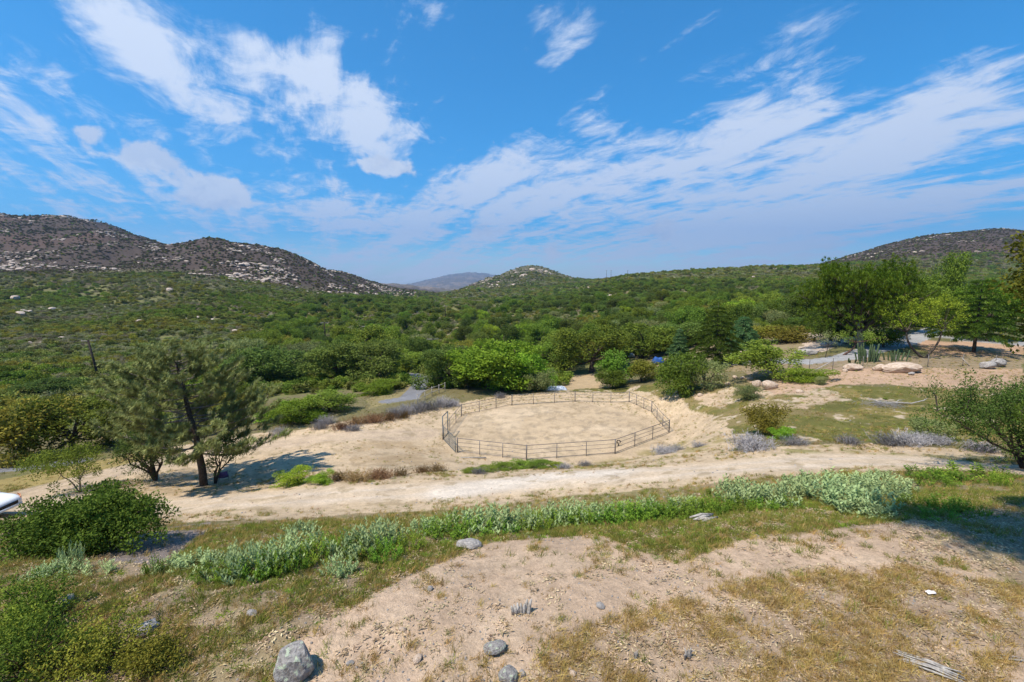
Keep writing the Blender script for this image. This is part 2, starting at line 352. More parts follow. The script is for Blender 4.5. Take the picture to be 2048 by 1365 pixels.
M['brown'] = foliage('brown_twig', (.08, .044, .033), (.18, .11, .085), .1)
M['pine'] = foliage('pine_needle', (.090, .118, .060), (.32, .36, .215), .2, .6, .12, .15)
M['stonepine'] = foliage('stone_pine_needle', (.050, .090, .014), (.165, .235, .038), .25, .6, .1, .1)
M['cedar'] = foliage('cedar_needle', (.045, .080, .018), (.155, .22, .055), .2)
M['bluecedar'] = foliage('blue_cedar_needle', (.055, .10, .06), (.16, .24, .16), .2)
M['sage'] = foliage('sage_leaf', (.115, .165, .10), (.265, .335, .235), .25, .7, .15, .18)
M['weed'] = foliage('weed_leaf', (.055, .105, .015), (.145, .22, .04), .3)
M['grass_dry'] = foliage('dry_grass', (.22, .145, .072), (.40, .30, .185), .3, .7, .15, .25)
M['grass_green'] = foliage('green_grass', (.095, .118, .025), (.215, .225, .068), .3, .7, .15, .3)
M['chaparral'] = foliage('chaparral_leaf', (.055, .068, .020), (.155, .175, .052), .15, .7, .2, .5)
M['chaparral_dark'] = foliage('chaparral_dark_leaf', (.042, .036, .024), (.098, .082, .056), .1, .8, .05, .3)
M['dead_brush'] = foliage('dead_brush_twig', (.10, .085, .085), (.21, .185, .19), .05, .8, .05, .3)
M['chaparral_grey'] = foliage('chaparral_grey_leaf', (.095, .10, .068), (.21, .215, .155), .15, .7, .2, .35)
M['rock'] = plain('granite', (.22, .20, .185), (.44, .40, .36), 5, .9, .6)
M['rock_pale'] = plain('pale_granite', (.38, .295, .23), (.60, .49, .40), .3, .9, .4)
M['rock_tan'] = plain('tan_rock', (.36, .25, .17), (.60, .48, .37), 4, .9, .5)
M['wood_grey'] = plain('weathered_wood', (.24, .21, .18), (.50, .46, .41), 14, .95, .7)
M['pole'] = plain('creosoted_wood', (.022, .016, .013), (.06, .045, .035), 4, .9, .3)
M['steel'] = plain('rusty_pipe', (.10, .085, .075), (.22, .20, .19), 8, .6, .1, .2)
M['gate_steel'] = plain('grey_green_steel', (.05, .07, .075), (.13, .16, .17), 8, .5, .1, .3)
M['cactus'] = plain('cactus_skin', (.045, .075, .03), (.10, .14, .06), 6, .7, .2)

# ------------------------------------------------------------------ mesh helpers
def mesh_np(name, V, faces, mat=None, tint=None, smooth=False):
    """faces: list of integer arrays, each (n, 3) or (n, 4)"""
    me = bpy.data.meshes.new(name)
    V = np.asarray(V, np.float32).reshape(-1, 3); faces = [np.asarray(f, np.int32) for f in faces if len(f)]
    me.vertices.add(len(V)); me.vertices.foreach_set('co', V.ravel())
    loops = np.concatenate([f.ravel() for f in faces]); starts = []; s = 0
    for f in faces:
        starts.append(s + np.arange(len(f)) * f.shape[1]); s += f.size
    starts = np.concatenate(starts).astype(np.int32)
    me.loops.add(len(loops)); me.loops.foreach_set('vertex_index', loops)
    me.polygons.add(len(starts)); me.polygons.foreach_set('loop_start', starts)
    if smooth: me.polygons.foreach_set('use_smooth', np.ones(len(starts), bool))
    me.update(calc_edges=True); me.validate()
    if tint is not None:
        a = me.attributes.new('tint', 'FLOAT', 'POINT'); a.data.foreach_set('value', np.asarray(tint, np.float32))
    if mat: me.materials.append(mat)
    return me
class MB:
    def __init__(s): s.V = []; s.Q = []; s.T = []; s.n = 0; s.tint = []
    def add(s, V, Q=None, T=None, tint=.5):
        V = np.asarray(V, float).reshape(-1, 3)
        if Q is not None and len(Q): s.Q.append(np.asarray(Q) + s.n)
        if T is not None and len(T): s.T.append(np.asarray(T) + s.n)
        s.V.append(V); s.n += len(V); s.tint.append(np.broadcast_to(np.asarray(tint, float), (len(V),)))
        return s
    def tube(s, pts, rad, k=6, cap=True):
        pts = np.asarray(pts, float); n = len(pts); rad = np.broadcast_to(np.asarray(rad, float), (n,))
        t = np.gradient(pts, axis=0); t /= np.linalg.norm(t, axis=1)[:, None] + 1e-9
        ref = np.array([0, 0, 1.]) if abs(t[0][2]) < .9 else np.array([1., 0, 0])
        A = np.cross(t, ref); A /= np.linalg.norm(A, axis=1)[:, None] + 1e-9; B = np.cross(t, A)
        an = np.arange(k) * 2 * math.pi / k
        ring = pts[:, None, :] + rad[:, None, None] * (np.cos(an)[None, :, None] * A[:, None, :] + np.sin(an)[None, :, None] * B[:, None, :])
        i = np.arange(n - 1)[:, None] * k; j = np.arange(k)[None, :]; j2 = (j + 1) % k
        Q = np.stack([i + j, i + j2, i + k + j2, i + k + j], -1).reshape(-1, 4)
        V = ring.reshape(-1, 3); T = []
        if cap:
            V = np.vstack([V, pts[:1], pts[-1:]]); c0, c1 = n * k, n * k + 1
            T = [(c0, (q + 1) % k, q) for q in range(k)] + [(c1, (n - 1) * k + q, (n - 1) * k + (q + 1) % k) for q in range(k)]
        return s.add(V, Q, T)
    def box(s, c, d, Mx=None):
        c = np.asarray(c, float); d = np.asarray(d, float) / 2
        V = np.array([[x, y, z] for x in (-1, 1) for y in (-1, 1) for z in (-1, 1)], float) * d
        if Mx is not None: V = V @ np.asarray(Mx).T
        return s.add(V + c, [(0, 1, 3, 2), (4, 6, 7, 5), (0, 4, 5, 1), (2, 3, 7, 6), (0, 2, 6, 4), (1, 5, 7, 3)])
    def leaves(s, C, D, S, Ln, W, tint=.5):
        """diamond leaves: base C, axis D, side S"""
        n = len(C); Ln = np.broadcast_to(Ln, (n,))[:, None]; W = np.broadcast_to(W, (n,))[:, None]
        V = np.stack([C, C + D * Ln * .45 + S * W * .5, C + D * Ln, C + D * Ln * .45 - S * W * .5], 1).reshape(-1, 3)
        Q = np.arange(n * 4).reshape(-1, 4)
        return s.add(V, Q, None, np.repeat(np.broadcast_to(tint, (n,)), 4))
    def blades(s, C, D, Ln, W, bend, tint=.5):
        """grass blades or needles: a tapering triangle pair"""
        n = len(C); Ln = np.broadcast_to(Ln, (n,))[:, None]; W = np.broadcast_to(W, (n,))[:, None]
        S = np.cross(D, np.array([.3, .5, .81])); S /= np.linalg.norm(S, axis=1)[:, None] + 1e-9
        mid = C + D * Ln * .55 + bend * .3; tip = C + D * Ln + bend
        V = np.stack([C - S * W * .5, C + S * W * .5, mid + S * W * .38, mid - S * W * .38, tip], 1).reshape(-1, 3)
        b = np.arange(n)[:, None] * 5
        return s.add(V, b + np.array([0, 1, 2, 3]), b + np.array([3, 2, 4]), np.repeat(np.broadcast_to(tint, (n,)), 5))
    def mesh(s, name, mat=None, smooth=False):
        V = np.vstack(s.V); fs = []
        if s.Q: fs.append(np.vstack(s.Q))
        if s.T: fs.append(np.vstack([np.asarray(t).reshape(-1, 3) for t in s.T]))
        return mesh_np(name, V, fs, mat, np.concatenate(s.tint), smooth)
def obj(name, me, parent=None, loc=None):
    o = bpy.data.objects.new(name, me); COL.objects.link(o)
    if parent is not None: o.parent = parent
    if loc is not None: o.location = tuple(loc)
    return o
def tag(o, label=None, cat=None, group=None, kind=None):
    if label: o['label'] = label
    if cat: o['category'] = cat
    if group: o['group'] = group
    if kind: o['kind'] = kind
    return o
def empty(name, loc, label, cat, group=None, rz=0):
    o = bpy.data.objects.new(name, None); COL.objects.link(o); o.location = tuple(loc); o.rotation_euler = (0, 0, rz)
    o.empty_display_size = .2
    return tag(o, label, cat, group)
def unit(v): return v / (np.linalg.norm(v, axis=-1, keepdims=True) + 1e-9)

# ------------------------------------------------------------------ the ground sheet
def build_ground():
    th_in = np.linspace(-R(54), R(54), 1060); th_out = np.linspace(R(54), 2 * math.pi - R(54), 130)[1:-1]
    th = np.concatenate([th_in, th_out]); n = len(th)
    r = np.concatenate([np.exp(np.linspace(math.log(2.2), math.log(14), 120))[:-1], np.exp(np.linspace(math.log(14), math.log(80), 250))[:-1], np.exp(np.linspace(math.log(80), math.log(16000), 190))])
    rr, tt = np.meshgrid(r, th, indexing='ij'); x = rr * np.sin(tt); y = rr * np.cos(tt)
    z = height(x, y)
    V = np.stack([x, y, z], -1).reshape(-1, 3); V = np.vstack([V, [[0, 0, H(0, .1)]]])
    i = np.arange(len(r) - 1)[:, None] * n; j = np.arange(n)[None, :]; j2 = (j + 1) % n
    Q = np.stack([i + j, i + n + j, i + n + j2, i + j2], -1).reshape(-1, 4)
    ctr = len(V) - 1; T = np.stack([np.full(n, ctr), np.arange(n), (np.arange(n) + 1) % n], -1)
    X, Yy, Z = V[:, 0], V[:, 1], V[:, 2]; u, v = project(V); rad = np.hypot(X, Yy)
    wob = lambda s, k, a: (fbm(X / k, Yy / k, s, 4) - .5) * a
    C = np.zeros((len(V), 3))
    def lay(mask, col):
        mk = np.clip(mask, 0, 1)[:, None]; C[:] = C * (1 - mk) + np.array(col) * mk
    nz = fbm(X / 2.2, Yy / 2.2, 51, 5, .6); nb = fbm(X / 9, Yy / 9, 57, 4); nl = fbm(X / 60, Yy / 60, 61, 5, .6); nh = fbm(X / 160, Yy / 160, 67, 5, .6)
    # wild ground: scrub slopes
    C[:] = (.115, .108, .048)
    lay(sst(nl, .42, .62), (.15, .145, .055)); lay(sst(fbm(X / 25, Yy / 25, 71, 5), .58, .72) * .6, (.155, .14, .095))
    wd = in_poly(u, v, [(400, 700), (560, 640), (640, 600), (760, 584), (900, 622), (1000, 604), (1150, 572), (1300, 568), (1640, 585), (1640, 690), (880, 705), (600, 720)]) * (rad > 85) * (Yy > 0)
    lay(wd * sst(fbm(X / 18, Yy / 18, 75, 4), .46, .60), (.22, .18, .095))
    # rocky crests
    rocky_line = np.interp(u, [0, 330, 450, 560, 650, 740, 860, 930, 1065, 1150, 1640, 1700, 2048], [548, 548, 556, 572, 588, 597, 600, 602, 580, 560, 530, 545, 560])
    rk = sst(rocky_line - v + wob(73, 90, 26), -4, 10) * sst(rad, 380, 520)
    lay(rk * ((u < 880) | (u > 1600)), (.078, .057, .044)); lay(rk * (u >= 880) * (u <= 1600) * .7, (.10, .088, .055))
    lay(rk * sst(nh, .5, .66) * .6, (.105, .066, .050))
    lay(sst(rad, 1900, 2600), (.12, .105, .09)); lay(sst(rad, 1900, 2600) * sst(nh, .5, .6), (.20, .16, .13))
    # near country: sand and soil up to the trees
    sand = (.475, .355, .228); pale = (.54, .44, .335); soil = (.445, .318, .216); litter = (.29, .212, .145); dry = (.30, .215, .095); grn = (.125, .118, .034)
    reg = lambda poly, soft, s=81, a=1.6: np.clip(1.0 * in_poly(X + wob(s, 3, a), Yy + wob(s + 1, 3, a), gxy(poly)), 0, 1)
    near = 1 - sst(rad, 62, 72); nearm = near * (Yy > 0)
    lay((rad < 75) * 1.0, (.16, .135, .065))
    lay((rad < 22) * 1.0, (.27, .205, .115))                                                   # brown-green bank
    lay((rad < 60) * sst(nb, .5, .62) * .5, (.18, .165, .06))
    lay(reg([(0, 1000), (300, 900), (420, 880), (520, 868), (600, 862), (680, 846), (800, 832), (890, 810), (1000, 792), (1150, 780), (1270, 780), (1370, 800), (1440, 828), (1485, 870),
             (1470, 905), (1700, 885), (2010, 905), (1990, 935), (1700, 945), (1500, 962), (1300, 975), (1100, 1000), (860, 1022), (560, 1040), (270, 1052), (230, 1062), (80, 1040), (0, 1040)], 0), sand)
    lay(reg([(0, 960), (60, 948), (180, 925), (330, 895), (330, 912), (200, 945), (90, 970), (0, 985)], 0), (.30, .225, .085))   # yellow verge
    lay(reg([(640, 930), (900, 925), (905, 950), (640, 968)], 0) * sst(nz, .42, .6) * .8, (.30, .235, .15))
    lay(reg([(700, 880), (880, 850), (915, 930), (720, 935)], 0) * sst(nz, .40, .62) * .75, (.36, .255, .145))
    lay(reg([(1180, 915), (1380, 872), (1470, 880), (1460, 900), (1300, 925), (1150, 940)], 0) * sst(nz, .36, .55) * .8, (.25, .20, .075))
    lay(reg([(1560, 900), (1990, 912), (1980, 935), (1620, 930)], 0) * sst(nz, .35, .55) * .8, (.20, .18, .06))
    # grassy bench on the right
    field = reg([(1080, 782), (1200, 775), (1300, 770), (1420, 770), (1560, 775), (1640, 768), (1760, 775), (2048, 782), (2100, 900), (1560, 880), (1470, 868), (1430, 830), (1360, 800), (1270, 783)], 0)
    lay(field, grn); lay(field * sst(nz, .52, .66) * .7, (.25, .19, .07)); lay(field * sst(nb, .53, .62) * .8, (.22, .165, .075)); lay(field * sst(fbm(X / 1.6, Yy / 1.6, 91, 4), .63, .70), (.46, .36, .25))
    lay(reg([(1370, 790), (1640, 770), (1690, 800), (1600, 825), (1450, 818)], 0) * sst(nz, .45, .6), (.45, .33, .22))
    lay(reg([(1500, 762), (1640, 772), (1640, 735), (1720, 735), (2048, 738), (2048, 780), (1900, 778), (1680, 768), (1560, 790)], 0), (.41, .275, .180))   # bare tan strip
    lay(reg([(1480, 735), (1700, 715), (2048, 712), (2048, 738), (1660, 742), (1500, 758)], 0) * .8, (.27, .20, .13))
    lay(reg([(1600, 640), (1700, 690), (1480, 742), (1300, 742), (1250, 700), (1400, 690)], 0) * .8, (.28, .21, .12))
    lay(reg([(1830, 690), (1850, 680), (2048, 690), (2048, 712), (1860, 712)], 0), (.42, .27, .17))
    lay(reg([(1600, 700), (1610, 665), (1720, 680), (1640, 705)], 0), (.50, .39, .30))
    lay(reg([(1120, 752), (1240, 745), (1230, 775), (1110, 780)], 0), (.40, .29, .17))
    lay(reg([(730, 808), (780, 760), (850, 745), (852, 770), (800, 800), (740, 818)], 0) * .7, (.27, .215, .10))
    # terrace in front
    fg = sst(12.5 - rad, -1, 1) * (Yy > -30)
    lay(fg, (.27, .205, .115)); lay(fg * sst(nz, .5, .62) * .7, litter)
    soilp = reg([(560, 1365), (600, 1290), (820, 1150), (980, 1085), (1230, 1062), (1330, 1130), (1500, 1075), (1800, 1035), (1870, 1075), (2048, 1190), (2300, 1365), (2200, 1600), (500, 1600)], 0, 85, .7)
    lay(soilp, soil); lay(soilp * sst(fbm(X / .7, Yy / .7, 97, 5), .5, .62) * .55, (.50, .37, .255))
    lay(reg([(1050, 1365), (1080, 1270), (1300, 1200), (1480, 1160), (1750, 1150), (2048, 1200), (2200, 1365), (2200, 1600), (1000, 1600)], 0, 87, .8) * sst(nz, .30, .62) * .85, litter)
    lay(reg([(1350, 1062), (1500, 1025), (1640, 1020), (1700, 1040), (1500, 1070), (1380, 1090)], 0, 88, .5), litter)
    lay(reg([(200, 1120), (230, 1062), (420, 1045), (470, 1060), (400, 1095), (300, 1130)], 0, 89, .5), (.24, .195, .17))
    # wheel tracks and roads
    road_px = [(-120, 1015), (20, 1010), (120, 1012), (280, 1016), (420, 1008), (560, 1000), (700, 990), (860, 981), (980, 972), (1100, 962), (1250, 952), (1400, 942), (1550, 930), (1700, 922), (1850, 926), (2000, 938), (2150, 945)]
    track_px = [(20, 1000), (90, 980), (200, 952), (330, 925), (440, 903), (560, 888), (700, 872), (850, 868)]
    RD = gxy(road_px); TR = gxy(track_px)
    d1 = seg_dist(X, Yy, RD) + wob(101, 1.8, 1.0); d2 = seg_dist(X, Yy, TR) + wob(103, 1.8, .8)
    lay((1 - sst(d1, 1.5, 2.3)) * (rad < 60), (.51, .395, .275)); lay((1 - sst(np.abs(d1 - .8), .1, .5)) * (rad < 60) * .6, pale)
    lay((1 - sst(seg_dist(X, Yy, gxy([(900, 985), (1000, 968), (1100, 952), (1220, 945)])), .6, 2.2)) * .75, (.58, .50, .41))
    lay((1 - sst(d2, 1.4, 2.3)) * (rad < 60), (.465, .35, .235)); lay((1 - sst(np.abs(np.abs(d2) - .8), .08, .3)) * (rad < 60) * .5, (.38, .28, .20))
    dp = np.hypot((X - PEN_C[0]) * .97, Yy - PEN_C[1])
    lay((1 - sst(dp, 9.3, 10.6)), (.47, .35, .222)); lay((1 - sst(dp, 9.2, 10.2)) * sst(nb, .42, .56) * .55, (.52, .40, .27)); lay((1 - sst(dp, 9.2, 10)) * sst(fbm(X / .8, Yy / .8, 107, 4), .60, .70) * .55, (.27, .21, .14))
    lay(nearm * (rad > 13) * (C[:, 0] > .44) * sst(fbm(X / .9, Yy / .9, 109, 5, .6), .58, .70) * .6, (.30, .225, .13))
    # paved driveway right, tarmac lane in the middle
    DW = gxy([(1462, 727), (1540, 722), (1620, 724), (1690, 716), (1745, 700), (1800, 688), (1840, 672), (1880, 655), (1930, 650)]); d3 = seg_dist(X, Yy, DW)
    D4 = gxy([(1880, 672), (1950, 684), (2010, 688), (2100, 690)]); d4 = seg_dist(X, Yy, D4)
    drive = (d3 < 1.7) | (d4 < 1.6)
    LN = gxy([(778, 803), (818, 797), (830, 783), (841, 768), (846, 757), (825, 749)]); d5 = seg_dist(X, Yy, LN)
    LN2 = gxy([(-60, 948), (0, 941), (60, 935), (140, 925)]); d6 = seg_dist(X, Yy, LN2)
    tar = ((d5 < 1.35) & (rad < 110)) | (d6 < 1.5)
    lay(drive * 1.0, (.31, .30, .29)); lay(tar * 1.0, (.20, .195, .20))
    # pale cuts in the far slopes
    for uu, vv, ru, rv in ((1300, 535, 0, 0),):
        pass
    lay(reg([(1690, 600), (1695, 590), (1700, 600)], 0), sand)
    # objects: one sheet cut into its pieces along shared edges
    fc = V[Q].mean(1); fr_ = np.hypot(fc[:, 0], fc[:, 1])
    fu, fv = project(fc)
    kind = np.zeros(len(Q), int)                                         # 0 ground
    kind[(fr_ > 95)] = 1                                                 # valley floor and slopes
    kind[(fr_ > 330) & (fu < 900)] = 2                                   # rocky hill, left
    kind[(fr_ > 520) & (fu >= 900) & (fu < 1160)] = 3                    # cone hill
    kind[(fr_ > 330) & (fu >= 1160)] = 4                                 # ridge, right
    kind[fr_ > 1900] = 5                                                 # far mountains
    pick = lambda m_: m_[Q].mean(1) > .5
    kind[pick((dp < 10.1) * 1.0)] = 6
    kind[pick(((d1 < 2.1) | (d2 < 1.9)) & (rad < 62) & (dp > 10.1)) & (kind == 0)] = 7
    kind[pick(drive * 1.0)] = 8; kind[pick(tar * 1.0)] = 9
    names = [('ground', 'tan soil, dry grass and sand of the near slope and terrace'), ('valley_floor', 'wooded valley floor below the hills'),
             ('rocky_hill', 'brown hill strewn with pale boulders above green scrub slope'), ('cone_hill', 'lone cone shaped hill beside the notch in the valley'),
             ('ridge', 'long low scrub ridge rising to a dark brown hill'), ('far_mountain', 'hazy blue mountains in the notch between the hills'),
             ('corral_ground', 'raked sand floor inside the pipe corral'), ('dirt_road', 'pale sandy dirt road crossing below the terrace'),
             ('driveway', 'pale paved driveway curving up behind the boulder'), ('lane', 'grey tarmac lane between the oaks')]
    for k, (nm, lb) in enumerate(names):
        q = Q[kind == k]; fs = [q] if k else [q, T]
        used = np.unique(np.concatenate([f.ravel() for f in fs])); mp = np.zeros(len(V), np.int64); mp[used] = np.arange(len(used))
        me = mesh_np(nm, V[used], [np.vstack([mp[f] for f in fs if f.shape[1] == w]) for w in (4, 3) if any(f.shape[1] == w for f in fs)], M['earth'], None, True)
        a = me.attributes.new('gcol', 'FLOAT_COLOR', 'POINT'); a.data.foreach_set('color', np.hstack([C[used], np.ones((len(used), 1))]).astype(np.float32).ravel())
        tag(obj(nm, me), lb, None, None, 'structure')
    return RD, TR, DW, D4, LN, LN2
ROAD, TRACK, DRIVE, DRIVE2, LANE, LANE2 = build_ground()
def on_bare(x, y):
    d = np.minimum(seg_dist(x, y, ROAD) - 1.9, seg_dist(x, y, TRACK) - 1.7)
    d = np.minimum(d, np.minimum(seg_dist(x, y, DRIVE) - 2, seg_dist(x, y, DRIVE2) - 2)); d = np.minimum(d, np.minimum(seg_dist(x, y, LANE) - 2.2, seg_dist(x, y, LANE2) - 1.8))
    return np.minimum(d, np.hypot((x - PEN_C[0]) * .97, y - PEN_C[1]) - 10.4) < 0

# ------------------------------------------------------------------ scatter of what nobody could count
PROTO = bpy.data.collections.new('scatter_sources')
def instancer(name, P, idx, rot, scl, meshes, label):
    col = bpy.data.collections.new(name + '_sources')
    for i, me in enumerate(meshes):
        po = bpy.data.objects.new('%s_source_%02d' % (name, i), me); col.objects.link(po)
    me = bpy.data.meshes.new(name); me.vertices.add(len(P)); me.vertices.foreach_set('co', np.asarray(P, np.float32).ravel())
    for nm, ty, key, arr in (('idx', 'INT', 'value', np.asarray(idx, np.int32)), ('rot', 'FLOAT_VECTOR', 'vector', np.asarray(rot, np.float32).ravel()), ('scl', 'FLOAT_VECTOR', 'vector', np.asarray(scl, np.float32).ravel())):
        a = me.attributes.new(nm, ty, 'POINT'); a.data.foreach_set(key, arr)
    o = obj(name, me); tag(o, label, name.replace('_', ' '), None, 'stuff')
    ng = bpy.data.node_groups.new(name, 'GeometryNodeTree')
    ng.interface.new_socket('Geometry', in_out='INPUT', socket_type='NodeSocketGeometry'); ng.interface.new_socket('Geometry', in_out='OUTPUT', socket_type='NodeSocketGeometry')
    gi = ng.nodes.new('NodeGroupInput'); go = ng.nodes.new('NodeGroupOutput'); ip = ng.nodes.new('GeometryNodeInstanceOnPoints')
    ci = ng.nodes.new('GeometryNodeCollectionInfo'); ci.inputs['Collection'].default_value = col
    ci.inputs['Separate Children'].default_value = True; ci.inputs['Reset Children'].default_value = True
    def na(n, ty):
        q = ng.nodes.new('GeometryNodeInputNamedAttribute'); q.data_type = ty; q.inputs['Name'].default_value = n; return q.outputs['Attribute']
    k = ng.links.new; k(gi.outputs[0], ip.inputs['Points']); k(ci.outputs[0], ip.inputs['Instance']); ip.inputs['Pick Instance'].default_value = True
    k(na('idx', 'INT'), ip.inputs['Instance Index']); k(na('rot', 'FLOAT_VECTOR'), ip.inputs['Rotation']); k(na('scl', 'FLOAT_VECTOR'), ip.inputs['Scale'])
    k(ip.outputs[0], go.inputs[0])
    md = o.modifiers.new('scatter', 'NODES'); md.node_group = ng
    return o
rng = np.random.default_rng(5)
def sphere_pts(n, up=0.0):
    d = rng.normal(size=(n, 3)); d[:, 2] += up; return unit(d)
def clump_leaves(mb, C, Rr, n, Ln, W, ctr=None, up=.35, jitter=.25):
    """n leaves in each clump (centre C, radius Rr)"""
    k = len(C); cc = np.repeat(C, n, 0); rr = np.repeat(np.broadcast_to(Rr, (k,)), n)
    d = sphere_pts(k * n, .25); rad = rr * rng.uniform(.35, 1.0, k * n) ** .6
    p = cc + d * rad[:, None]
    ax = unit(d + rng.normal(size=d.shape) * .7 + np.array([0, 0, -.15])); nn = unit(d + np.array([0, 0, up]) + rng.normal(size=d.shape) * .5); sd = unit(np.cross(ax, nn))
    L_ = Ln * rng.uniform(.7, 1.35, k * n); W_ = W * rng.uniform(.7, 1.3, k * n)
    tint = np.clip(np.repeat(rng.uniform(.2, .95, k), n) + rng.normal(size=k * n) * .2 + .12, 0, 1)
    mb.leaves(p, ax, sd, L_, W_, tint)
def dome_lobes(seed, w, h, n, base=.12, flat=.8):
    """overlapping lobes that make an uneven crown, w across and h high"""
    g = np.random.default_rng(seed); out = [(np.array([0, 0, h * .55]), np.array([w * .34, w * .34, h * .42]))]
    for i in range(n):
        an = g.uniform(0, 6.283); rr = w * .5 * g.uniform(.35, .74); zz = h * (base + g.uniform(.08, .92))
        s = g.uniform(.15, .26)
        out.append((np.array([rr * math.cos(an), rr * math.sin(an), zz]), np.array([w * s * .9, w * s * .9, h * s * flat])))
    return out
def crown(seed, w, h, lobes=9, clumps=150, n=34, Ln=.22, W=.11, cr=.5, base=.12, mat='oak', top_bias=.3, keep=None):
    global rng
    rng = np.random.default_rng(seed); mb = MB(); LB = dome_lobes(seed, w, h, lobes, base)
    vol = np.array([l[1][0] ** 2 for l in LB]); vol /= vol.sum(); which = rng.choice(len(LB), clumps, p=vol)
    c = np.array([LB[i][0] for i in which]); s = np.array([LB[i][1] for i in which]); d = sphere_pts(clumps, top_bias)
    P = c + d * s * rng.uniform(.72, 1.04, clumps)[:, None]; P[:, 2] = np.maximum(P[:, 2], .25 + .3 * rng.random(clumps))
    if keep is not None: P = P[keep(P)]
    clump_leaves(mb, P, cr * rng.uniform(.65, 1.3, len(P)), n, Ln, W)
    return mb.mesh('crown', M[mat]), LB
def limbs(seed, LB, r0, fork=.3, lean=(0, 0), mat='bark', k=6, wob=.08):
    g = np.random.default_rng(seed + 99); mb = MB(); top = max(l[0][2] for l in LB)
    f = np.array([lean[0] * fork * top, lean[1] * fork * top, fork * top])
    t = np.linspace(0, 1, 5)[:, None]; P = f * t + g.normal(size=(5, 3)) * wob * np.array([1, 1, 0]) * t; P[0] = (0, 0, -.25)
    mb.tube(P, r0 * np.array([1.35, 1.0, .9, .82, .75]), 8)
    for c, s in LB:
        e = c + np.array([0, 0, s[2] * .2]); m_ = (P[-1] + e) / 2 + g.normal(size=3) * np.linalg.norm(e - P[-1]) * .12
        q = np.array([P[-1] - np.array([0, 0, .1]), P[-1] * .6 + m_ * .4 + [0, 0, .1], m_, e * .6 + m_ * .4, e])
        mb.tube(q, r0 * np.array([.55, .45, .34, .22, .06]), k)
    return mb.mesh('trunk', M[mat], True)

# ------------------------------------------------------------------ tree stock
STOCK = {}
def stock(key, seed, w, h, mat='oak', r0=.28, **kw):
    cm, LB = crown(seed, w, h, mat=mat, **kw); STOCK[key] = (cm, limbs(seed, LB, r0), w, h)
for i in range(4): stock('oak%d' % i, 100 + i, 9.0, 6.6, 'oak', lobes=11, clumps=210, n=64, Ln=.26, W=.14, cr=.58, base=.06)
for i in range(3): stock('dark%d' % i, 120 + i, 9.0, 6.6, 'oak_dark', lobes=11, clumps=210, n=64, Ln=.26, W=.14, cr=.58, base=.06)
for i in range(2): stock('bright%d' % i, 140 + i, 9.0, 6.8, 'oak_bright', lobes=13, clumps=230, n=70, Ln=.26, W=.14, cr=.58, base=.05)
for i in range(2): stock('bush%d' % i, 160 + i, 4.0, 3.0, 'oak', lobes=9, clumps=140, n=62, Ln=.145, W=.075, cr=.33, base=.0, r0=.10)
for i in range(2): stock('bbush%d' % i, 170 + i, 4.0, 3.0, 'oak_bright', lobes=9, clumps=140, n=62, Ln=.145, W=.075, cr=.33, base=.0, r0=.10)
for i in range(2): stock('obush%d' % i, 180 + i, 4.0, 3.0, 'olive', lobes=9, clumps=150, n=40, Ln=.16, W=.08, cr=.36, base=.0, r0=.10)
stock('lime0', 190, 4.0, 3.4, 'lime', lobes=9, clumps=150, n=40, Ln=.18, W=.10, cr=.38, base=.02, r0=.12)
for i in range(2): stock('gbush%d' % i, 195 + i, 4.0, 3.0, 'greygreen', lobes=9, clumps=150, n=40, Ln=.16, W=.07, cr=.36, base=.0, r0=.10)
def place(key, name, u, vtop, Y, wpx, label, cat='tree', group=None, dz=0.0, rz=None, hmin=.8):
    cm, tm, w, h = STOCK[key]; p = at(u, vtop, Y); zg = H(p[0], p[1]); hh = max(p[2] - zg, hmin)
    s = Y / pix_dir(u, vtop)[1]; ww = 1.2 * wpx / F * s
    t = empty(name, (p[0], p[1], zg + dz), label, cat, group, random.uniform(0, 6.28) if rz is None else rz)
    t.scale = (ww / w, ww / w, hh / h)
    obj('crown', cm, t); obj('trunk', tm, t)
    return t
G_OAK = 'oaks of the valley woodland'
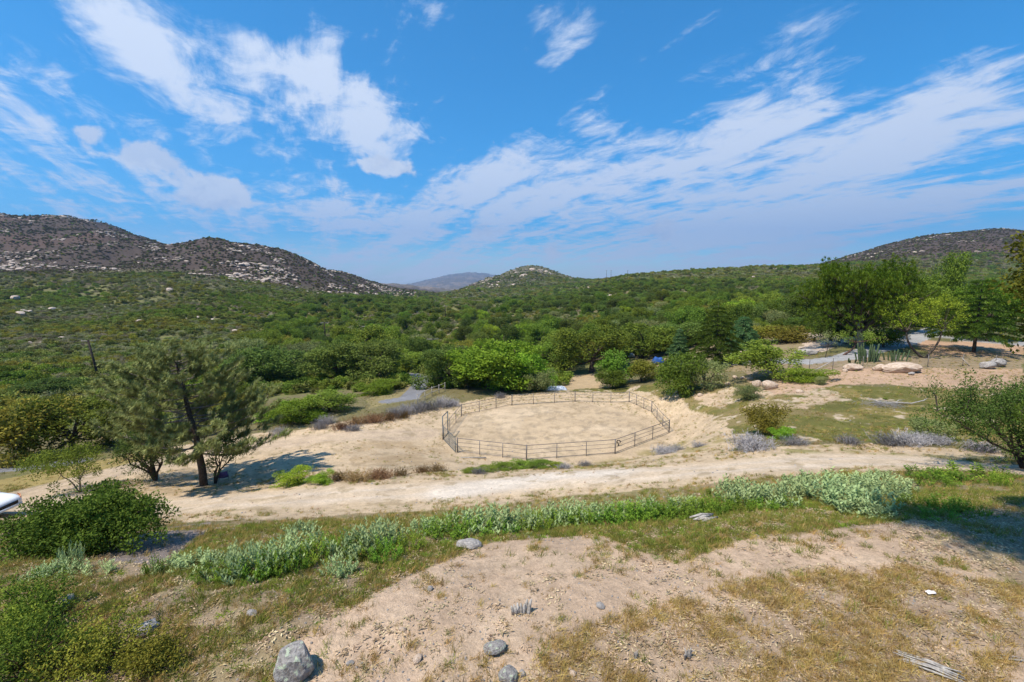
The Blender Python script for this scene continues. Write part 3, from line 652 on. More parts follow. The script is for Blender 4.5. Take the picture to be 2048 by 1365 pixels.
SPEC = [
 # key, name, u, top row, distance, width, label, category
 ('obush0','shrub',30,800,39,160,'large yellow green shrub tree above the tarmac lane edge','shrub'),
 ('oak1','oak_tree',135,808,41,170,'bushy oak behind the sapling, between yellow shrub and pine','tree'),
 ('oak2','oak_tree',240,800,45,130,'oak with its crown touching the left side of the long needled pine','tree'),
 ('dark0','oak_tree',95,757,76,110,'small dark oak standing below the tall utility pole','tree'),
 ('dark0','oak_tree',520,692,84,165,'dark dense oak right behind the long needled pine','tree'),
 ('gbush0','shrub',600,692,100,90,'grey green shrub tree between the dark oak and the paired oaks','shrub'),
 ('dark1','oak_tree',672,695,84,120,'left one of the paired dark oaks beside the lane','tree'),
 ('dark2','oak_tree',742,690,82,135,'right one of the paired dark oaks beside the lane','tree'),
 ('oak3','oak_tree',735,662,108,120,'tall oak standing behind the paired dark oaks','tree'),
 ('bbush0','shrub',752,766,65,76,'round yellow green bush on the grass verge of the lane','shrub'),
 ('bbush1','shrub',590,802,48,105,'bright green bush below the grey brush on the sandy bank','shrub'),
 ('bush0','shrub',655,780,52,110,'wide dark green bush below the grey brush on the sandy bank','shrub'),
 ('bbush0','shrub',545,812,50,70,'small bright bush half hidden by the pine branches','shrub'),
 ('oak0','oak_tree',822,703,96,80,'small oak with visible trunk at the bend of the lane','tree'),
 ('bright0','oak_tree',978,682,68,190,'big bright green oak directly behind the corral','tree'),
 ('bright1','oak_tree',1040,700,68,120,'bright green oak on the right flank of the biggest oak','tree'),
 ('dark2','oak_tree',900,700,70,120,'dark oak between the lane and the biggest bright oak','tree'),
 ('gbush1','shrub',1075,745,64,60,'pale grey green shrub at the foot of the bright oak by the white sheet','shrub'),
 ('oak1','oak_tree',1185,662,84,140,'rounded oak casting shade on bare ground beyond the corral','tree'),
 ('oak2','oak_tree',1105,690,92,110,'mid green oak between the bright oak and the rounded oak','tree'),
 ('oak0','oak_tree',1285,655,92,130,'broad oak above the blue tarpaulin','tree'),
 ('dark1','oak_tree',1345,650,96,110,'dark oak just left of the tall tiered cedar','tree'),
 ('lime0','shrub',1243,712,68,70,'light lime green leafy bush beside the brownish bush','shrub'),
 ('obush1','shrub',1284,722,67,70,'brownish olive bush beside the blue tarpaulin','shrub'),
 ('bush1','shrub',1225,740,66,60,'low dark hedge bush in front of the lime green bush','shrub'),
 ('bush0','shrub',1362,704,54,95,'dome of dense grey green oak scrub above the corral field','shrub'),
 ('gbush0','shrub',1412,722,53,72,'thin twiggy shrub attached to the side of the oak scrub dome','shrub'),
 ('bush1','shrub',1555,692,51,125,'large round shrub by pale rocks at the field edge','shrub'),
 ('bbush1','shrub',1612,738,48,80,'bright green mounded shrub spreading beside the large round shrub','shrub'),
 ('obush0','shrub',1575,652,82,120,'brownish hedge tree behind the driveway','shrub'),
 ('obush1','shrub',1530,655,84,80,'olive hedge tree beside the blue green cedar','shrub'),
 ('gbush1','tree',1545,622,112,66,'silvery blue green tree beside a bare sandy patch','tree'),
 ('bbush1','shrub',1772,636,64,62,'yellow green shrub tree between stone pine and leaning twin trunk tree','shrub'),
 ('oak1','tree',1820,560,80,110,'leafy tree filling the gap right of the stone pine','tree'),
 ('dark0','tree',1668,600,74,90,'dark tree in the shade under the stone pine','tree'),
 ('dark1','tree',1740,590,76,110,'shaded dark tree behind the trunk of the stone pine','tree'),
 ('oak3','tree',1890,520,88,78,'rounded tree rising above the tiered deodar','tree'),
 ('oak2','tree',1870,572,92,100,'pale leafy tree with bare twigs behind the leaning twin trunk tree','tree'),
 ('bright0','tree',1990,560,70,90,'bright tree behind the tiered deodar','tree'),
]
for key, nm, u, vt, Y, w, lb, cat in SPEC: place(key, nm, u, vt, Y, w, lb, cat)

# valley oaks that can be told apart one by one
def valley_oaks():
    g = np.random.default_rng(42); poly = [(430, 700), (520, 668), (640, 640), (640, 610), (760, 592), (880, 625), (1000, 606), (1150, 578), (1300, 575), (1640, 588), (1640, 670), (1480, 690), (1250, 705), (1130, 715), (1060, 690), (880, 705), (600, 720)]
    pts = []; tries = 0
    while len(pts) < 265 and tries < 60000:
        tries += 1; Y = math.exp(g.uniform(math.log(92), math.log(330))); a = g.uniform(-.62, .72); x = a * Y; z = H(x, Y)
        u, v = project([[x, Y, z + 3]]); u, v = u[0], v[0]
        if not in_poly(np.array([u]), np.array([v]), poly)[0]: continue
        dens = .35 + .65 * float(vnoise(np.array([x / 45]), np.array([Y / 45]), 77)[0])
        if u < 900 and v < 690: dens *= .55 if v > 640 else .9
        if 1010 < u < 1080 and 615 < v < 640: continue
        if any(abs(u - q) < 26 and Y < 275 for q in (651, 733, 891)): continue
        if g.random() > dens ** 1.3: continue
        w = g.uniform(5.0, 11.0)
        if any(math.hypot(x - q[0], Y - q[1]) < .36 * (w + q[2]) for q in pts): continue
        if on_bare(np.array([x]), np.array([Y]))[0]: continue
        pts.append((x, Y, w, z))
    ks = ['oak0', 'oak1', 'oak2', 'oak3', 'dark0', 'dark1', 'dark2', 'oak0', 'oak2', 'obush0', 'gbush0', 'bright1']
    LBL = {'o': 'mid green round crowned oak in the valley woodland', 'd': 'dark green dense oak in the valley woodland', 'b': 'bright green oak in the valley woodland', 'g': 'grey green bushy tree in the valley woodland'}
    for x, y, w, z in pts:
        k = random.choice(ks); cm, tm, w0, h0 = STOCK[k]; lb = 'yellowish olive bushy tree in the valley woodland' if k[:2] == 'ob' else LBL[k[0]]
        lb = ('small ' if w < 6.5 else 'large ' if w > 9 else '') + lb.replace('in the valley woodland', 'at the near edge of the valley woodland' if y < 140 else 'midway into the valley woodland' if y < 220 else 'deep in the valley woodland below the hills')
        lb += ', lane side' if x < 0 else ', driveway side'
        t = empty('oak_tree', (x, y, z - .2), lb, 'tree', G_OAK + ': ' + lb, random.uniform(0, 6.28)); s = w / w0
        t.scale = (s, s, s * random.uniform(.8, 1.1) * (1.0 if w0 > 5 else .9)); obj('crown', cm, t); obj('trunk', tm, t)
valley_oaks()

# ------------------------------------------------------------------ scrub cover of the slopes (stuff)
def scrub():
    global rng
    def low(seed, mat, w, h, cl, n, Ln, W):
        return crown(seed, w, h, lobes=6, clumps=cl, n=n, Ln=Ln, W=W, cr=.34, base=0, mat=mat)[0]
    ms = [low(301, 'chaparral', 2.4, 1.3, 46, 18, .30, .17), low(302, 'chaparral', 2.4, 1.2, 46, 18, .30, .17), low(303, 'chaparral', 2.2, 1.5, 46, 18, .30, .17),
          low(304, 'chaparral_grey', 2.4, 1.1, 40, 18, .28, .12), low(305, 'oak', 2.6, 1.7, 50, 18, .32, .18), low(306, 'olive', 2.4, 1.3, 46, 18, .30, .16), low(307, 'chaparral_dark', 2.4, 1.0, 46, 18, .30, .16), low(308, 'dead_brush', 2.2, 1.1, 40, 14, .34, .06)]
    tre = [STOCK['oak0'][0], STOCK['dark1'][0], STOCK['oak2'][0], STOCK['dark0'][0]]
    g = np.random.default_rng(9); P = []; I = []; S = []; TP = []; TI = []; TS = []
    wood = [(400, 700), (560, 640), (640, 600), (760, 584), (900, 622), (1000, 604), (1150, 572), (1300, 568), (1640, 585), (1640, 690), (880, 705), (600, 720)]
    gully = [(560, 640), (640, 596), (800, 580), (880, 592), (760, 606), (650, 640), (560, 690), (480, 700)]
    for y0, y1, n, s0, s1 in ((50, 130, 14000, .4, 1.15), (130, 300, 30000, .5, 1.25), (300, 560, 36000, .7, 1.6), (560, 1250, 52000, 1.4, 3.0), (1250, 1750, 12000, 1.3, 2.6)):
        Y = np.sqrt(g.uniform(y0 ** 2, y1 ** 2, n)); a = g.uniform(-1.22, 1.22, n); x = a * Y; z = height(x, Y); u, v = project(np.stack([x, Y, z], 1))
        ok = ~on_bare(x, Y)
        ok &= ~((Y < 68) & (u > 480) ) & ~((Y < 95) & (u > 1130))
        ok &= ~((Y < 92) & (u > 470) & (u < 1130) & (g.random(n) < .55))
        rocky = v < np.interp(u, [0, 330, 450, 560, 650, 740], [548, 548, 556, 572, 588, 597]); 
        wd = in_poly(u, v, wood) & (Y > 90); ok &= ~(wd & (g.random(n) < .5)); n1 = fbm(x / 70, Y / 70, 401, 4); n2 = fbm(x / 22, Y / 22, 402, 3)
        ok &= ~((n2 > .63) & (g.random(n) < .5))
        k = g.integers(0, 3, n); k = np.where((n1 > .54) & (g.random(n) < .6), 3, k); k = np.where((n1 < .44) & (g.random(n) < .55), 4, k); k = np.where((n2 < .40) & (g.random(n) < .5), 5, k)
        brown = (rocky & (u < 830)) | ((u > 1600) & (Y > 800)) | ((u > 900) & (u < 1160) & (Y > 1100) & (g.random(n) < .5)); k = np.where(brown & (g.random(n) < .85), 6, k)
        k = np.where(~brown & (fbm(x / 30, Y / 30, 403, 3) > .55) & (g.random(n) < .28), 7, k); sc = g.uniform(s0, s1, n) * np.where(brown, .55, 1)
        w = in_poly(u, v, wood) & (Y > 90)
        tr = ((w & (g.random(n) < np.where(Y > 300, .30, .05))) | (in_poly(u, v, gully) & (g.random(n) < .12)) | ((u > 1150) & (Y > 300) & (v > 566) & (g.random(n) < .25))) & ok
        o2 = ok & ~tr
        P.append(np.stack([x, Y, z - .1], 1)[o2]); I.append(k[o2]); S.append(sc[o2])
        TP.append(np.stack([x, Y, z - .3], 1)[tr]); TI.append(g.integers(0, 4, n)[tr]); TS.append((g.uniform(.35, .8, n))[tr])
    def out(name, P, I, S, ms, lb):
        P = np.vstack(P); I = np.concatenate(I); S = np.concatenate(S); n = len(P)
        rot = np.zeros((n, 3)); rot[:, 2] = g.uniform(0, 6.28, n); sc = np.stack([S * g.uniform(.8, 1.3, n), S * g.uniform(.8, 1.3, n), S * g.uniform(.6, 1.1, n)], 1)
        instancer(name, P, I, rot, sc, ms, lb)
    out('chaparral', P, I, S, ms, 'low mixed green and grey chaparral covering the hillsides')
    out('distant_woodland', TP, TI, TS, tre, 'far oak woodland merging along the valley floor and ridge')
scrub()
def rock_mesh(seed, mat, sub=2, rough=.28, flat=.7):
    import bmesh
    bm = bmesh.new(); bmesh.ops.create_icosphere(bm, subdivisions=sub, radius=1.0); g = np.random.default_rng(seed); off = g.uniform(0, 50, 3)
    cuts = [(unit(g.normal(size=3)), g.uniform(.62, .9)) for _ in range(7)]
    for v in bm.verts:
        p = np.array(v.co)
        for n, d in cuts:
            e = p @ n - d
            if e > 0: p = p - n * e * .85
        q = float(fbm(np.array([p[0] * 1.7 + off[0] + p[2]]), np.array([p[1] * 1.7 + off[1] - p[2] * .8]), seed, 4)[0]) - .5
        p = p * (1 + rough * q * 1.6); p[2] *= flat; v.co = p
    me = bpy.data.meshes.new('rock'); bm.to_mesh(me); bm.free(); me.materials.append(M[mat]); me.update(); return me
def hill_rocks():
    ms = [rock_mesh(500 + i, 'rock_pale', 2, .3, .6) for i in range(4)]; g = np.random.default_rng(12); P = []; S = []
    for y0, y1, n, s0, s1, mode in ((480, 1150, 75000, .4, 2.6, 0), (900, 1600, 9000, 1.2, 5.5, 1), (330, 1250, 12000, .8, 3.2, 2), (100, 480, 3000, .4, 1.5, 3)):
        Y = np.sqrt(g.uniform(y0 ** 2, y1 ** 2, n)); x = g.uniform(-1.2, 1.2, n) * Y; z = height(x, Y); u, v = project(np.stack([x, Y, z], 1))
        line = np.interp(u, [0, 330, 450, 560, 650, 740, 830], [552, 552, 560, 576, 592, 600, 604])
        cl = fbm(x / 42, Y / 42, 411, 4, .6); big = fbm(x / 170, Y / 170, 412, 3)
        if mode == 0: ok = (u < 840) & (v < line) & (cl + .35 * (big - .5) + .13 * sst(220 - u, 0, 200) + .08 * sst(v, line - 40, line - 5) > .605)
        elif mode == 1: ok = (u > 880) & (u < 1160) & (v < 600) & (cl + .25 * (big - .5) + .10 * sst(1080 - u, 0, 120) > .655)
        elif mode == 2: ok = (u > 1160) & (cl > .64)
        else: ok = (u < 1150) & (cl > .70)
        P.append(np.stack([x, Y, z + .3], 1)[ok]); S.append(((s0 + (s1 - s0) * g.random(n) ** 2.6) * (1 + .7 * sst(cl, .66, .80)))[ok])
    P = np.vstack(P); S = np.concatenate(S); n = len(P); rot = g.uniform(-.3, .3, (n, 3)); rot[:, 2] = g.uniform(0, 6.28, n)
    instancer('hillside_boulders', P, g.integers(0, 4, n), rot, np.stack([S * g.uniform(.8, 1.5, n), S * g.uniform(.8, 1.5, n), S * g.uniform(.5, 1.0, n)], 1), ms, 'pale granite boulders scattered over the brown hilltops')
hill_rocks()

# ------------------------------------------------------------------ conifers and other particular trees
def needle_tufts(mb, C, A, n, Ln, W, spread=.9, tint=.5):
    """brushes of needles: centre C, shoot axis A"""
    k = len(C); cc = np.repeat(C, n, 0); aa = np.repeat(A, n, 0); d = unit(aa * .55 + rng.normal(size=(k * n, 3)) * spread * .75)
    cc = cc + aa * rng.uniform(-.5, .3, (k * n, 1)) * Ln
    t = np.clip(np.repeat(np.broadcast_to(tint, (k,)), n) + rng.normal(size=k * n) * .2, 0, 1)
    mb.blades(cc, d, Ln * rng.uniform(.7, 1.2, k * n), W, np.zeros((k * n, 3)) + np.array([0, 0, -.02]), t)
def branch_curve(p0, ang, length, rise, sag=0.0, n=6, g=None, wob=.06):
    t = np.linspace(0, 1, n)[:, None]; d = np.array([math.cos(ang), math.sin(ang), 0.0])
    P = p0 + d * length * t + np.array([0, 0, 1.0]) * (rise * t ** 1.5 - sag * np.sin(t * math.pi))
    if g is not None: P = P + g.normal(size=P.shape) * wob * length * t * .5
    return P
def long_needle_pine():
    global rng
    rng = np.random.default_rng(71); g = rng
    b = gp(408, 972); top = at(360, 702, b[1])[2] - b[2]; s = b[1] / pix_dir(408, 900)[1]; halfw = 138 / F * s
    t = empty('pine_tree', b, 'long needled grey green pine on the sandy bank by the dirt road', 'tree')
    tk = MB(); z = np.linspace(0, 1, 9); lean = -40 / F * s
    tr = np.stack([lean * z ** 1.6, 0 * z, top * z - .25 * (z == 0)], 1); tr[1:, :2] += g.normal(size=(8, 2)) * .06
    tk.tube(tr, .22 * (1 - z) ** .8 + .03, 8); br = MB(); C = []; A = []
    for i in range(74):
        h = .24 + .74 * (i + g.random()) / 74; p0 = np.array([np.interp(h, z, tr[:, 0]), np.interp(h, z, tr[:, 1]), np.interp(h, z, tr[:, 2])])
        L_ = halfw * (1.02 * (1 - max(0, (h - .30) / .78) ** 1.7) + .10) * g.uniform(.75, 1.12); an = i * 2.4 + g.normal() * .3
        P = branch_curve(p0, an, L_, L_ * g.uniform(.12, .42) + .25, L_ * .06, 7, g, .05); br.tube(P, np.linspace(.065, .014, 7) * (.6 + .5 * (1 - h)), 5)
        for j in range(int(4 + L_ * 3.0)):
            q = g.uniform(.28, 1.0); f = q * 6; k = min(int(f), 5); c0 = P[k] * (1 - f + k) + P[k + 1] * (f - k); a2 = an + g.choice([-1, 1]) * g.uniform(.4, 1.2)
            l2 = g.uniform(.25, .95) * (1.15 - q * .5); e = c0 + np.array([math.cos(a2) * l2, math.sin(a2) * l2, l2 * g.uniform(.25, .9)])
            br.tube(np.array([c0, (c0 + e) / 2 + [0, 0, -.05], e]), [.018, .014, .008], 4, False)
            C.append(e); A.append(unit((e - c0) + np.array([0, 0, .25]))); C.append((c0 * .4 + e * .6)); A.append(unit((e - c0) + g.normal(size=3) * .3))
        C.append(P[-1]); A.append(unit(P[-1] - P[-2]))
    C.append(tr[-1]); A.append(np.array([0, 0, 1.])); C = np.array(C); A = np.array(A); nd = MB()
    needle_tufts(nd, C, A, 64, .33, .030, .80, rng.uniform(.15, 1.0, len(C)))
    obj('trunk', tk.mesh('trunk', M['bark'], True), t); obj('branches', br.mesh('branches', M['bark_pale'], True), t); obj('needles', nd.mesh('needles', M['pine']), t)
long_needle_pine()
def multi_stem(name, label, cat, b, h, w, nst, mat, seed, Ln=.10, W=.05, cl=120, n=40, cr=.3, lean=(0, 0), barkm='bark', r0=.07, base=.45, spread=.75, dens_low=.0):
    """vase-shaped shrub or small tree: bare stems below, leaf clumps above"""
    global rng
    rng = np.random.default_rng(seed); g = rng; t = empty(name, b, label, cat); st = MB(); tips = []
    for i in range(nst):
        an = i * 6.283 / nst + g.uniform(-.4, .4); rr = w * .5 * g.uniform(.25, spread); e = np.array([math.cos(an) * rr + lean[0], math.sin(an) * rr + lean[1], h * g.uniform(.55, .82)])
        q = np.linspace(0, 1, 6)[:, None]; P = e * np.hstack([q ** 1.15, q ** 1.15, q ** .85]) + g.normal(size=(6, 3)) * .05 * h * q * (1 - q) * 2; P[0, 2] = -.15
        st.tube(P, np.linspace(1.0, .3, 6) * r0 * g.uniform(.7, 1.15), 6); tips.append(P)
        for j in range(4):
            k = g.integers(2, 5); f = P[k] + (P[k + 1] - P[k]) * g.random(); e2 = f + unit(g.normal(size=3) + [math.cos(an) * .7, math.sin(an) * .7, .8]) * h * g.uniform(.15, .32)
            st.tube(np.array([f, (f + e2) / 2 + g.normal(size=3) * .03 * h, e2]), [r0 * .4, r0 * .25, r0 * .1], 5, False); tips.append(np.array([f, e2]))
    c = np.zeros((cl, 3)); d = sphere_pts(cl, .35); ph = g.uniform(0, 6.28, 4); lob_ = .84 + .13 * np.sin(3 * np.arctan2(d[:, 1], d[:, 0]) + ph[0] + 2 * d[:, 2]) + .10 * np.sin(5 * np.arctan2(d[:, 1], d[:, 0]) + ph[1] - 4 * d[:, 2]) + .10 * np.sin(7 * d[:, 2] + ph[2]); rad = (g.uniform(.55, 1.0, cl) * lob_)[:, None]
    hz = h * (1 - base) * .56; c = np.array([lean[0], lean[1], h * base + hz * .8]) + d * rad * np.array([w * .5, w * .5, hz]); c += g.normal(size=c.shape) * .04 * w
    ends = np.array([q[-1] for q in tips]); c = np.vstack([c, ends, ends]); lf = MB(); c[:, 2] = np.maximum(c[:, 2], .12 * h)
    clump_leaves(lf, c, cr * rng.uniform(.6, 1.25, len(c)), n, Ln, W)
    obj('stems', st.mesh('stems', M[barkm], True), t); obj('foliage', lf.mesh('foliage', M[mat]), t); return t
b = gp(312, 962); multi_stem('small_tree', 'dark many stemmed small tree beside the long needled pine', 'tree', b, 3.6, 5.0, 9, 'oak_dark', 801, .13, .06, 110, 36, .42, (-.4, 0), 'bark', .09, .42, .8)
b = gp(430, 968); multi_stem('small_tree', 'thin leafy oak sapling leaning right of the pine trunk', 'tree', b, 3.9, 2.9, 4, 'oak_dark', 802, .12, .07, 60, 30, .34, (1.0, 0), 'bark', .08, .40, .6)
b = gp(160, 985); multi_stem('sapling', 'feathery flat topped sapling with two thin stems beside the track', 'tree', b, 2.7, 5.0, 3, 'oak', 803, .12, .05, 85, 60, .36, (-.7, 0), 'bark_pale', .05, .62, .8)
b = gp(130, 1125); b = np.array([b[0] - .9, b[1] + 1.2, H(b[0] - .9, b[1] + 1.2)])
def near_shrub():
    z = at(150, 962, b[1])[2] - b[2]
    multi_stem('shrub', 'wide dark glossy shrub leaning over its own shade beside the dirt road', 'shrub', b, z * .64, 3.0, 11, 'oak', 804, .060, .034, 330, 90, .22, (.15, 0), 'bark_red', .05, .12, .9)
near_shrub()
def stone_pine():
    global rng
    rng = np.random.default_rng(72); g = rng; b = at(1722, 690, 64); b[2] = H(b[0], b[1]); s = 64 / pix_dir(1722, 600)[1]; top = at(1722, 508, 64)[2] - b[2]; hw = 112 / F * s
    t = empty('stone_pine', b, 'tall umbrella crowned pine with dark hollow interior behind the cacti', 'tree'); tk = MB(); br = MB(); C = []; A = []
    z = np.linspace(0, 1, 7); tr = np.stack([-.6 * z + .5 * z ** 3, .2 * np.sin(z * 3), top * .55 * z], 1); tr[0, 2] = -.3; tk.tube(tr, np.linspace(.42, .24, 7), 8)
    for i in range(58):
        h = g.uniform(.28, 1.0); p0 = np.array([np.interp(h, z, tr[:, 0]), np.interp(h, z, tr[:, 1]), np.interp(h, z, tr[:, 2])]); an = i * 2.4 + g.normal() * .25
        L_ = hw * g.uniform(.45, .98); tz = top * (.93 - .42 * (L_ / hw) ** 2.2) * g.uniform(.90, 1.04)
        P = branch_curve(p0, an, L_, tz - p0[2], .1, 7, g, .05); br.tube(P, np.linspace(.13, .025, 7), 5)
        for j in range(11):
            q = g.uniform(.5, 1.0); f = q * 6; k = min(int(f), 5); c0 = P[k] * (1 - f + k) + P[k + 1] * (f - k); e = c0 + np.array([g.normal() * .65, g.normal() * .65, g.uniform(.35, 1.35)])
            br.tube(np.array([c0, (c0 + e) / 2, e]), [.03, .02, .01], 4, False)
            m_ = 9; C.append(e + g.normal(size=(m_, 3)) * np.array([.34, .34, .38])); A.append(unit(np.tile([0, 0, 1.], (m_, 1)) + g.normal(size=(m_, 3)) * .4))
    for i in range(30):                                                  # drooping skirt
        an = g.uniform(0, 6.28); rr = hw * g.uniform(.75, .98); c0 = np.array([math.cos(an) * rr, math.sin(an) * rr, top * g.uniform(.22, .55)])
        C.append(c0 + g.normal(size=(12, 3)) * np.array([.5, .5, .6])); A.append(unit(np.tile([math.cos(an), math.sin(an), .3], (12, 1)) + g.normal(size=(12, 3)) * .4))
    C = np.vstack(C); A = np.vstack(A); nd = MB(); needle_tufts(nd, C, A, 24, .34, .05, .8, rng.uniform(.1, .9, len(C)))
    obj('trunk', tk.mesh('trunk', M['bark_pale'], True), t); obj('branches', br.mesh('branches', M['bark'], True), t); obj('needles', nd.mesh('needles', M['stonepine']), t)
stone_pine()
def cedar(name, label, u, vtop, Y, wpx, mat, seed, tiers=15, droop=.22, hbase=.10, vb=None):
    global rng
    rng = np.random.default_rng(seed); g = rng; b = at(u, 700, Y); b[2] = H(b[0], b[1]); s = Y / pix_dir(u, 650)[1]; top = at(u, vtop, Y)[2] - b[2]; hw = wpx / 2 / F * s
    t = empty(name, b, label, 'tree'); tk = MB(); br = MB(); nd = MB(); z = np.linspace(0, 1, 6); tk.tube(np.stack([0 * z, 0 * z, top * z - .3 * (z == 0)], 1), .20 * (1 - z) + .02, 7); C = []; A = []
    for i in range(tiers):
        h = hbase + (1 - hbase) * (i + .2 * g.random()) / tiers; nb = 7 if h < .7 else 5
        for j in range(nb):
            an = j * 6.283 / nb + i * 1.1 + g.normal() * .2; L_ = hw * (1.08 * (1 - h) ** .75 + .04) * g.uniform(.72, 1.12); p0 = np.array([0, 0, top * h])
            tt = np.linspace(0, 1, 6)[:, None]; P = p0 + np.array([math.cos(an), math.sin(an), 0]) * L_ * tt + np.array([0, 0, 1]) * (L_ * .22 * tt - L_ * (droop + .22) * tt ** 2.2); br.tube(P, np.linspace(.045, .01, 6), 4, False)
            m_ = int(16 + L_ * 26); q = g.uniform(.12, 1.0, m_) ** .75; f = q * 5; k = np.minimum(f.astype(int), 4); c0 = P[k] * (1 - f + k)[:, None] + P[k + 1] * (f - k)[:, None]
            sd = np.array([-math.sin(an), math.cos(an), 0]); off = g.normal(size=m_) * (.10 + .22 * L_ * (1 - q) * .8)
            C.append(c0 + sd * off[:, None] + np.array([0, 0, -1]) * (np.abs(off) * .25)[:, None] + g.normal(size=(m_, 3)) * .03); A.append(unit(np.tile([math.cos(an), math.sin(an), -.15], (m_, 1)) + sd * (off * 1.5)[:, None]))
    C = np.vstack(C); A = np.vstack(A); needle_tufts(nd, C, A, 9, .26, .045, .55, rng.uniform(.1, .95, len(C)))
    obj('trunk', tk.mesh('trunk', M['bark'], True), t); obj('branches', br.mesh('branches', M['bark'], True), t); obj('needles', nd.mesh('needles', M[mat]), t)
cedar('cedar_tree', 'pointed dark green cedar with drooping tiered branches by the driveway end', 1432, 606, 66, 130, 'cedar', 901, 12)
cedar('cedar_tree', 'blue green cedar behind the pointed dark green cedar', 1484, 630, 73, 100, 'bluecedar', 902, 12)
cedar('cedar_tree', 'small pale young cedar left of the pointed dark green cedar', 1358, 655, 70, 60, 'bluecedar', 903, 11)
cedar('deodar_tree', 'broad deodar with long level tiers behind the boulder strip', 1948, 552, 60, 190, 'cedar', 904, 10, .10, .22)
def leaning(name, label, u, vb, vtop, wpx, mat, seed, stems, topx, Ln, W, cl, n, barkm='bark'):
    """small tree whose bare stems lean before they carry the crown"""
    global rng
    rng = np.random.default_rng(seed); g = rng; b = gp(u, vb); s = b[1] / pix_dir(u, vb)[1]; top = at(u, vtop, b[1])[2] - b[2]; w = wpx / F * s
    t = empty(name, b, label, 'tree'); st = MB(); C = []
    for du, hf, cw, r in stems:
        e = np.array([du / F * s, g.normal() * .2, top * hf]); q = np.linspace(0, 1, 7)[:, None]
        P = np.hstack([e[0] * np.sin(q * 1.57), e[1] * q, e[2] * q ** 1.25]); P[0, 2] = -.2; st.tube(P, np.linspace(r, r * .55, 7), 7)
        for k in range(7):
            an = g.uniform(0, 6.28); e2 = e + np.array([math.cos(an) * cw * w * .4, math.sin(an) * cw * w * .4, (top - e[2]) * g.uniform(.2, .9)])
            st.tube(np.array([P[-1], (P[-1] + e2) / 2 + [0, 0, -.1], e2]), [r * .5, r * .3, r * .1], 5, False)
        d = sphere_pts(cl, .3); C.append(e + np.array([topx / F * s, 0, (top - e[2]) * .45]) + d * rng.uniform(.5, 1, cl)[:, None] * np.array([cw * w * .5, cw * w * .5, (top - e[2]) * .58]))
    lf = MB(); C = np.vstack(C); clump_leaves(lf, C, .42 * rng.uniform(.6, 1.2, len(C)), n, Ln, W)
    obj('trunk', st.mesh('trunk', M[barkm], True), t); obj('crown', lf.mesh('crown', M[mat]), t)
leaning('twin_trunk_tree', 'tree with two curved bare trunks forming a V behind the long boulder', 1848, 716, 592, 120, 'oak_bright', 911, [(-38, .42, .8, .17), (32, .46, .7, .15)], 0, .22, .09, 80, 34)
leaning('bonsai_pine', 'small pruned tree with bent bare trunk and flat crown beside the cacti', 1684, 711, 662, 100, 'cedar', 912, [(28, .52, .9, .15)], 6, .2, .07, 46, 34, 'bark_red')
leaning('sapling', 'slim young tree with white blossom beside the driveway', 1650, 716, 662, 36, 'greygreen', 913, [(0, .5, 1.0, .05)], 0, .14, .06, 22, 26)
# tree beyond the right edge: its boughs hang into view and shade the terrace corner
def right_tree():
    global rng
    rng = np.random.default_rng(73); g = rng; bx, by = 11.6, 4.6; zg = H(bx, by); t = empty('overhanging_tree', (bx, by, zg), 'large leafy tree whose boughs overhang the shaded corner of the terrace', 'tree')
    st = MB(); C = []; off = np.array([bx, by, zg]); fork = np.array([-.6, .3, 5.2])
    st.tube(np.array([[0, 0, -.3], [-.1, .1, 1.8], [-.3, .2, 3.6], fork]), [.36, .29, .26, .22], 9)
    lob = [((4.4, 4.7, 26.2), 1.7, 1.1, 480), ((5.8, 4.2, 27.0), 2.0, 1.4, 540), ((3.4, 5.2, 27.6), 1.2, .9, 200), ((7.8, 4.4, 26.6), 1.9, 1.3, 380), ((4.6, 3.4, 26.4), 1.5, 1.0, 330), ((10.6, 4.4, 27.0), 2.2, 2.0, 60), ((13.2, 5.5, 25.4), 2.3, 2.2, 60),
           ((10.55, 8.8, 20.65), .80, .45, 60), ((10.9, 9.0, 20.1), .9, .5, 60), ((10.2, 8.7, 19.95), .62, .35, 42), ((10.7, 8.7, 19.25), .75, .42, 50), ((11.2, 8.8, 21.1), .8, .5, 40), ((12.4, 8.0, 20.8), 1.4, 1.6, 90), ((11.1, 9.0, 18.9), .7, .3, 26)]
    for (x, y, z), rw, rh, n in lob:
        c = np.array([x, y, z]) - off; st.tube(np.array([fork, fork * .6 + c * .4 + [0, 0, .5], fork * .25 + c * .75 + [0, 0, .3], c]), [.12, .08, .05, .015], 6, False)
        d = sphere_pts(n, .1); C.append(c + d * g.uniform(.3, 1, n)[:, None] * np.array([rw, rw, rh]))
    C = np.vstack(C); lf = MB(); clump_leaves(lf, C, .24 * rng.uniform(.7, 1.3, len(C)), 38, .085, .05)
    obj('trunk', st.mesh('trunk', M['bark'], True), t); obj('crown', lf.mesh('crown', M['yellowgreen']), t)
right_tree()
b = gp(2050, 938); multi_stem('leaning_shrub', 'dark spreading shrub with bare forked trunk above the dirt road', 'shrub', b, (at(2040, 742, b[1])[2] - b[2]) * .86, 6.8, 10, 'oak_dark', 805, .10, .045, 460, 46, .30, (-.6, 0), 'bark', .10, .30, .9)
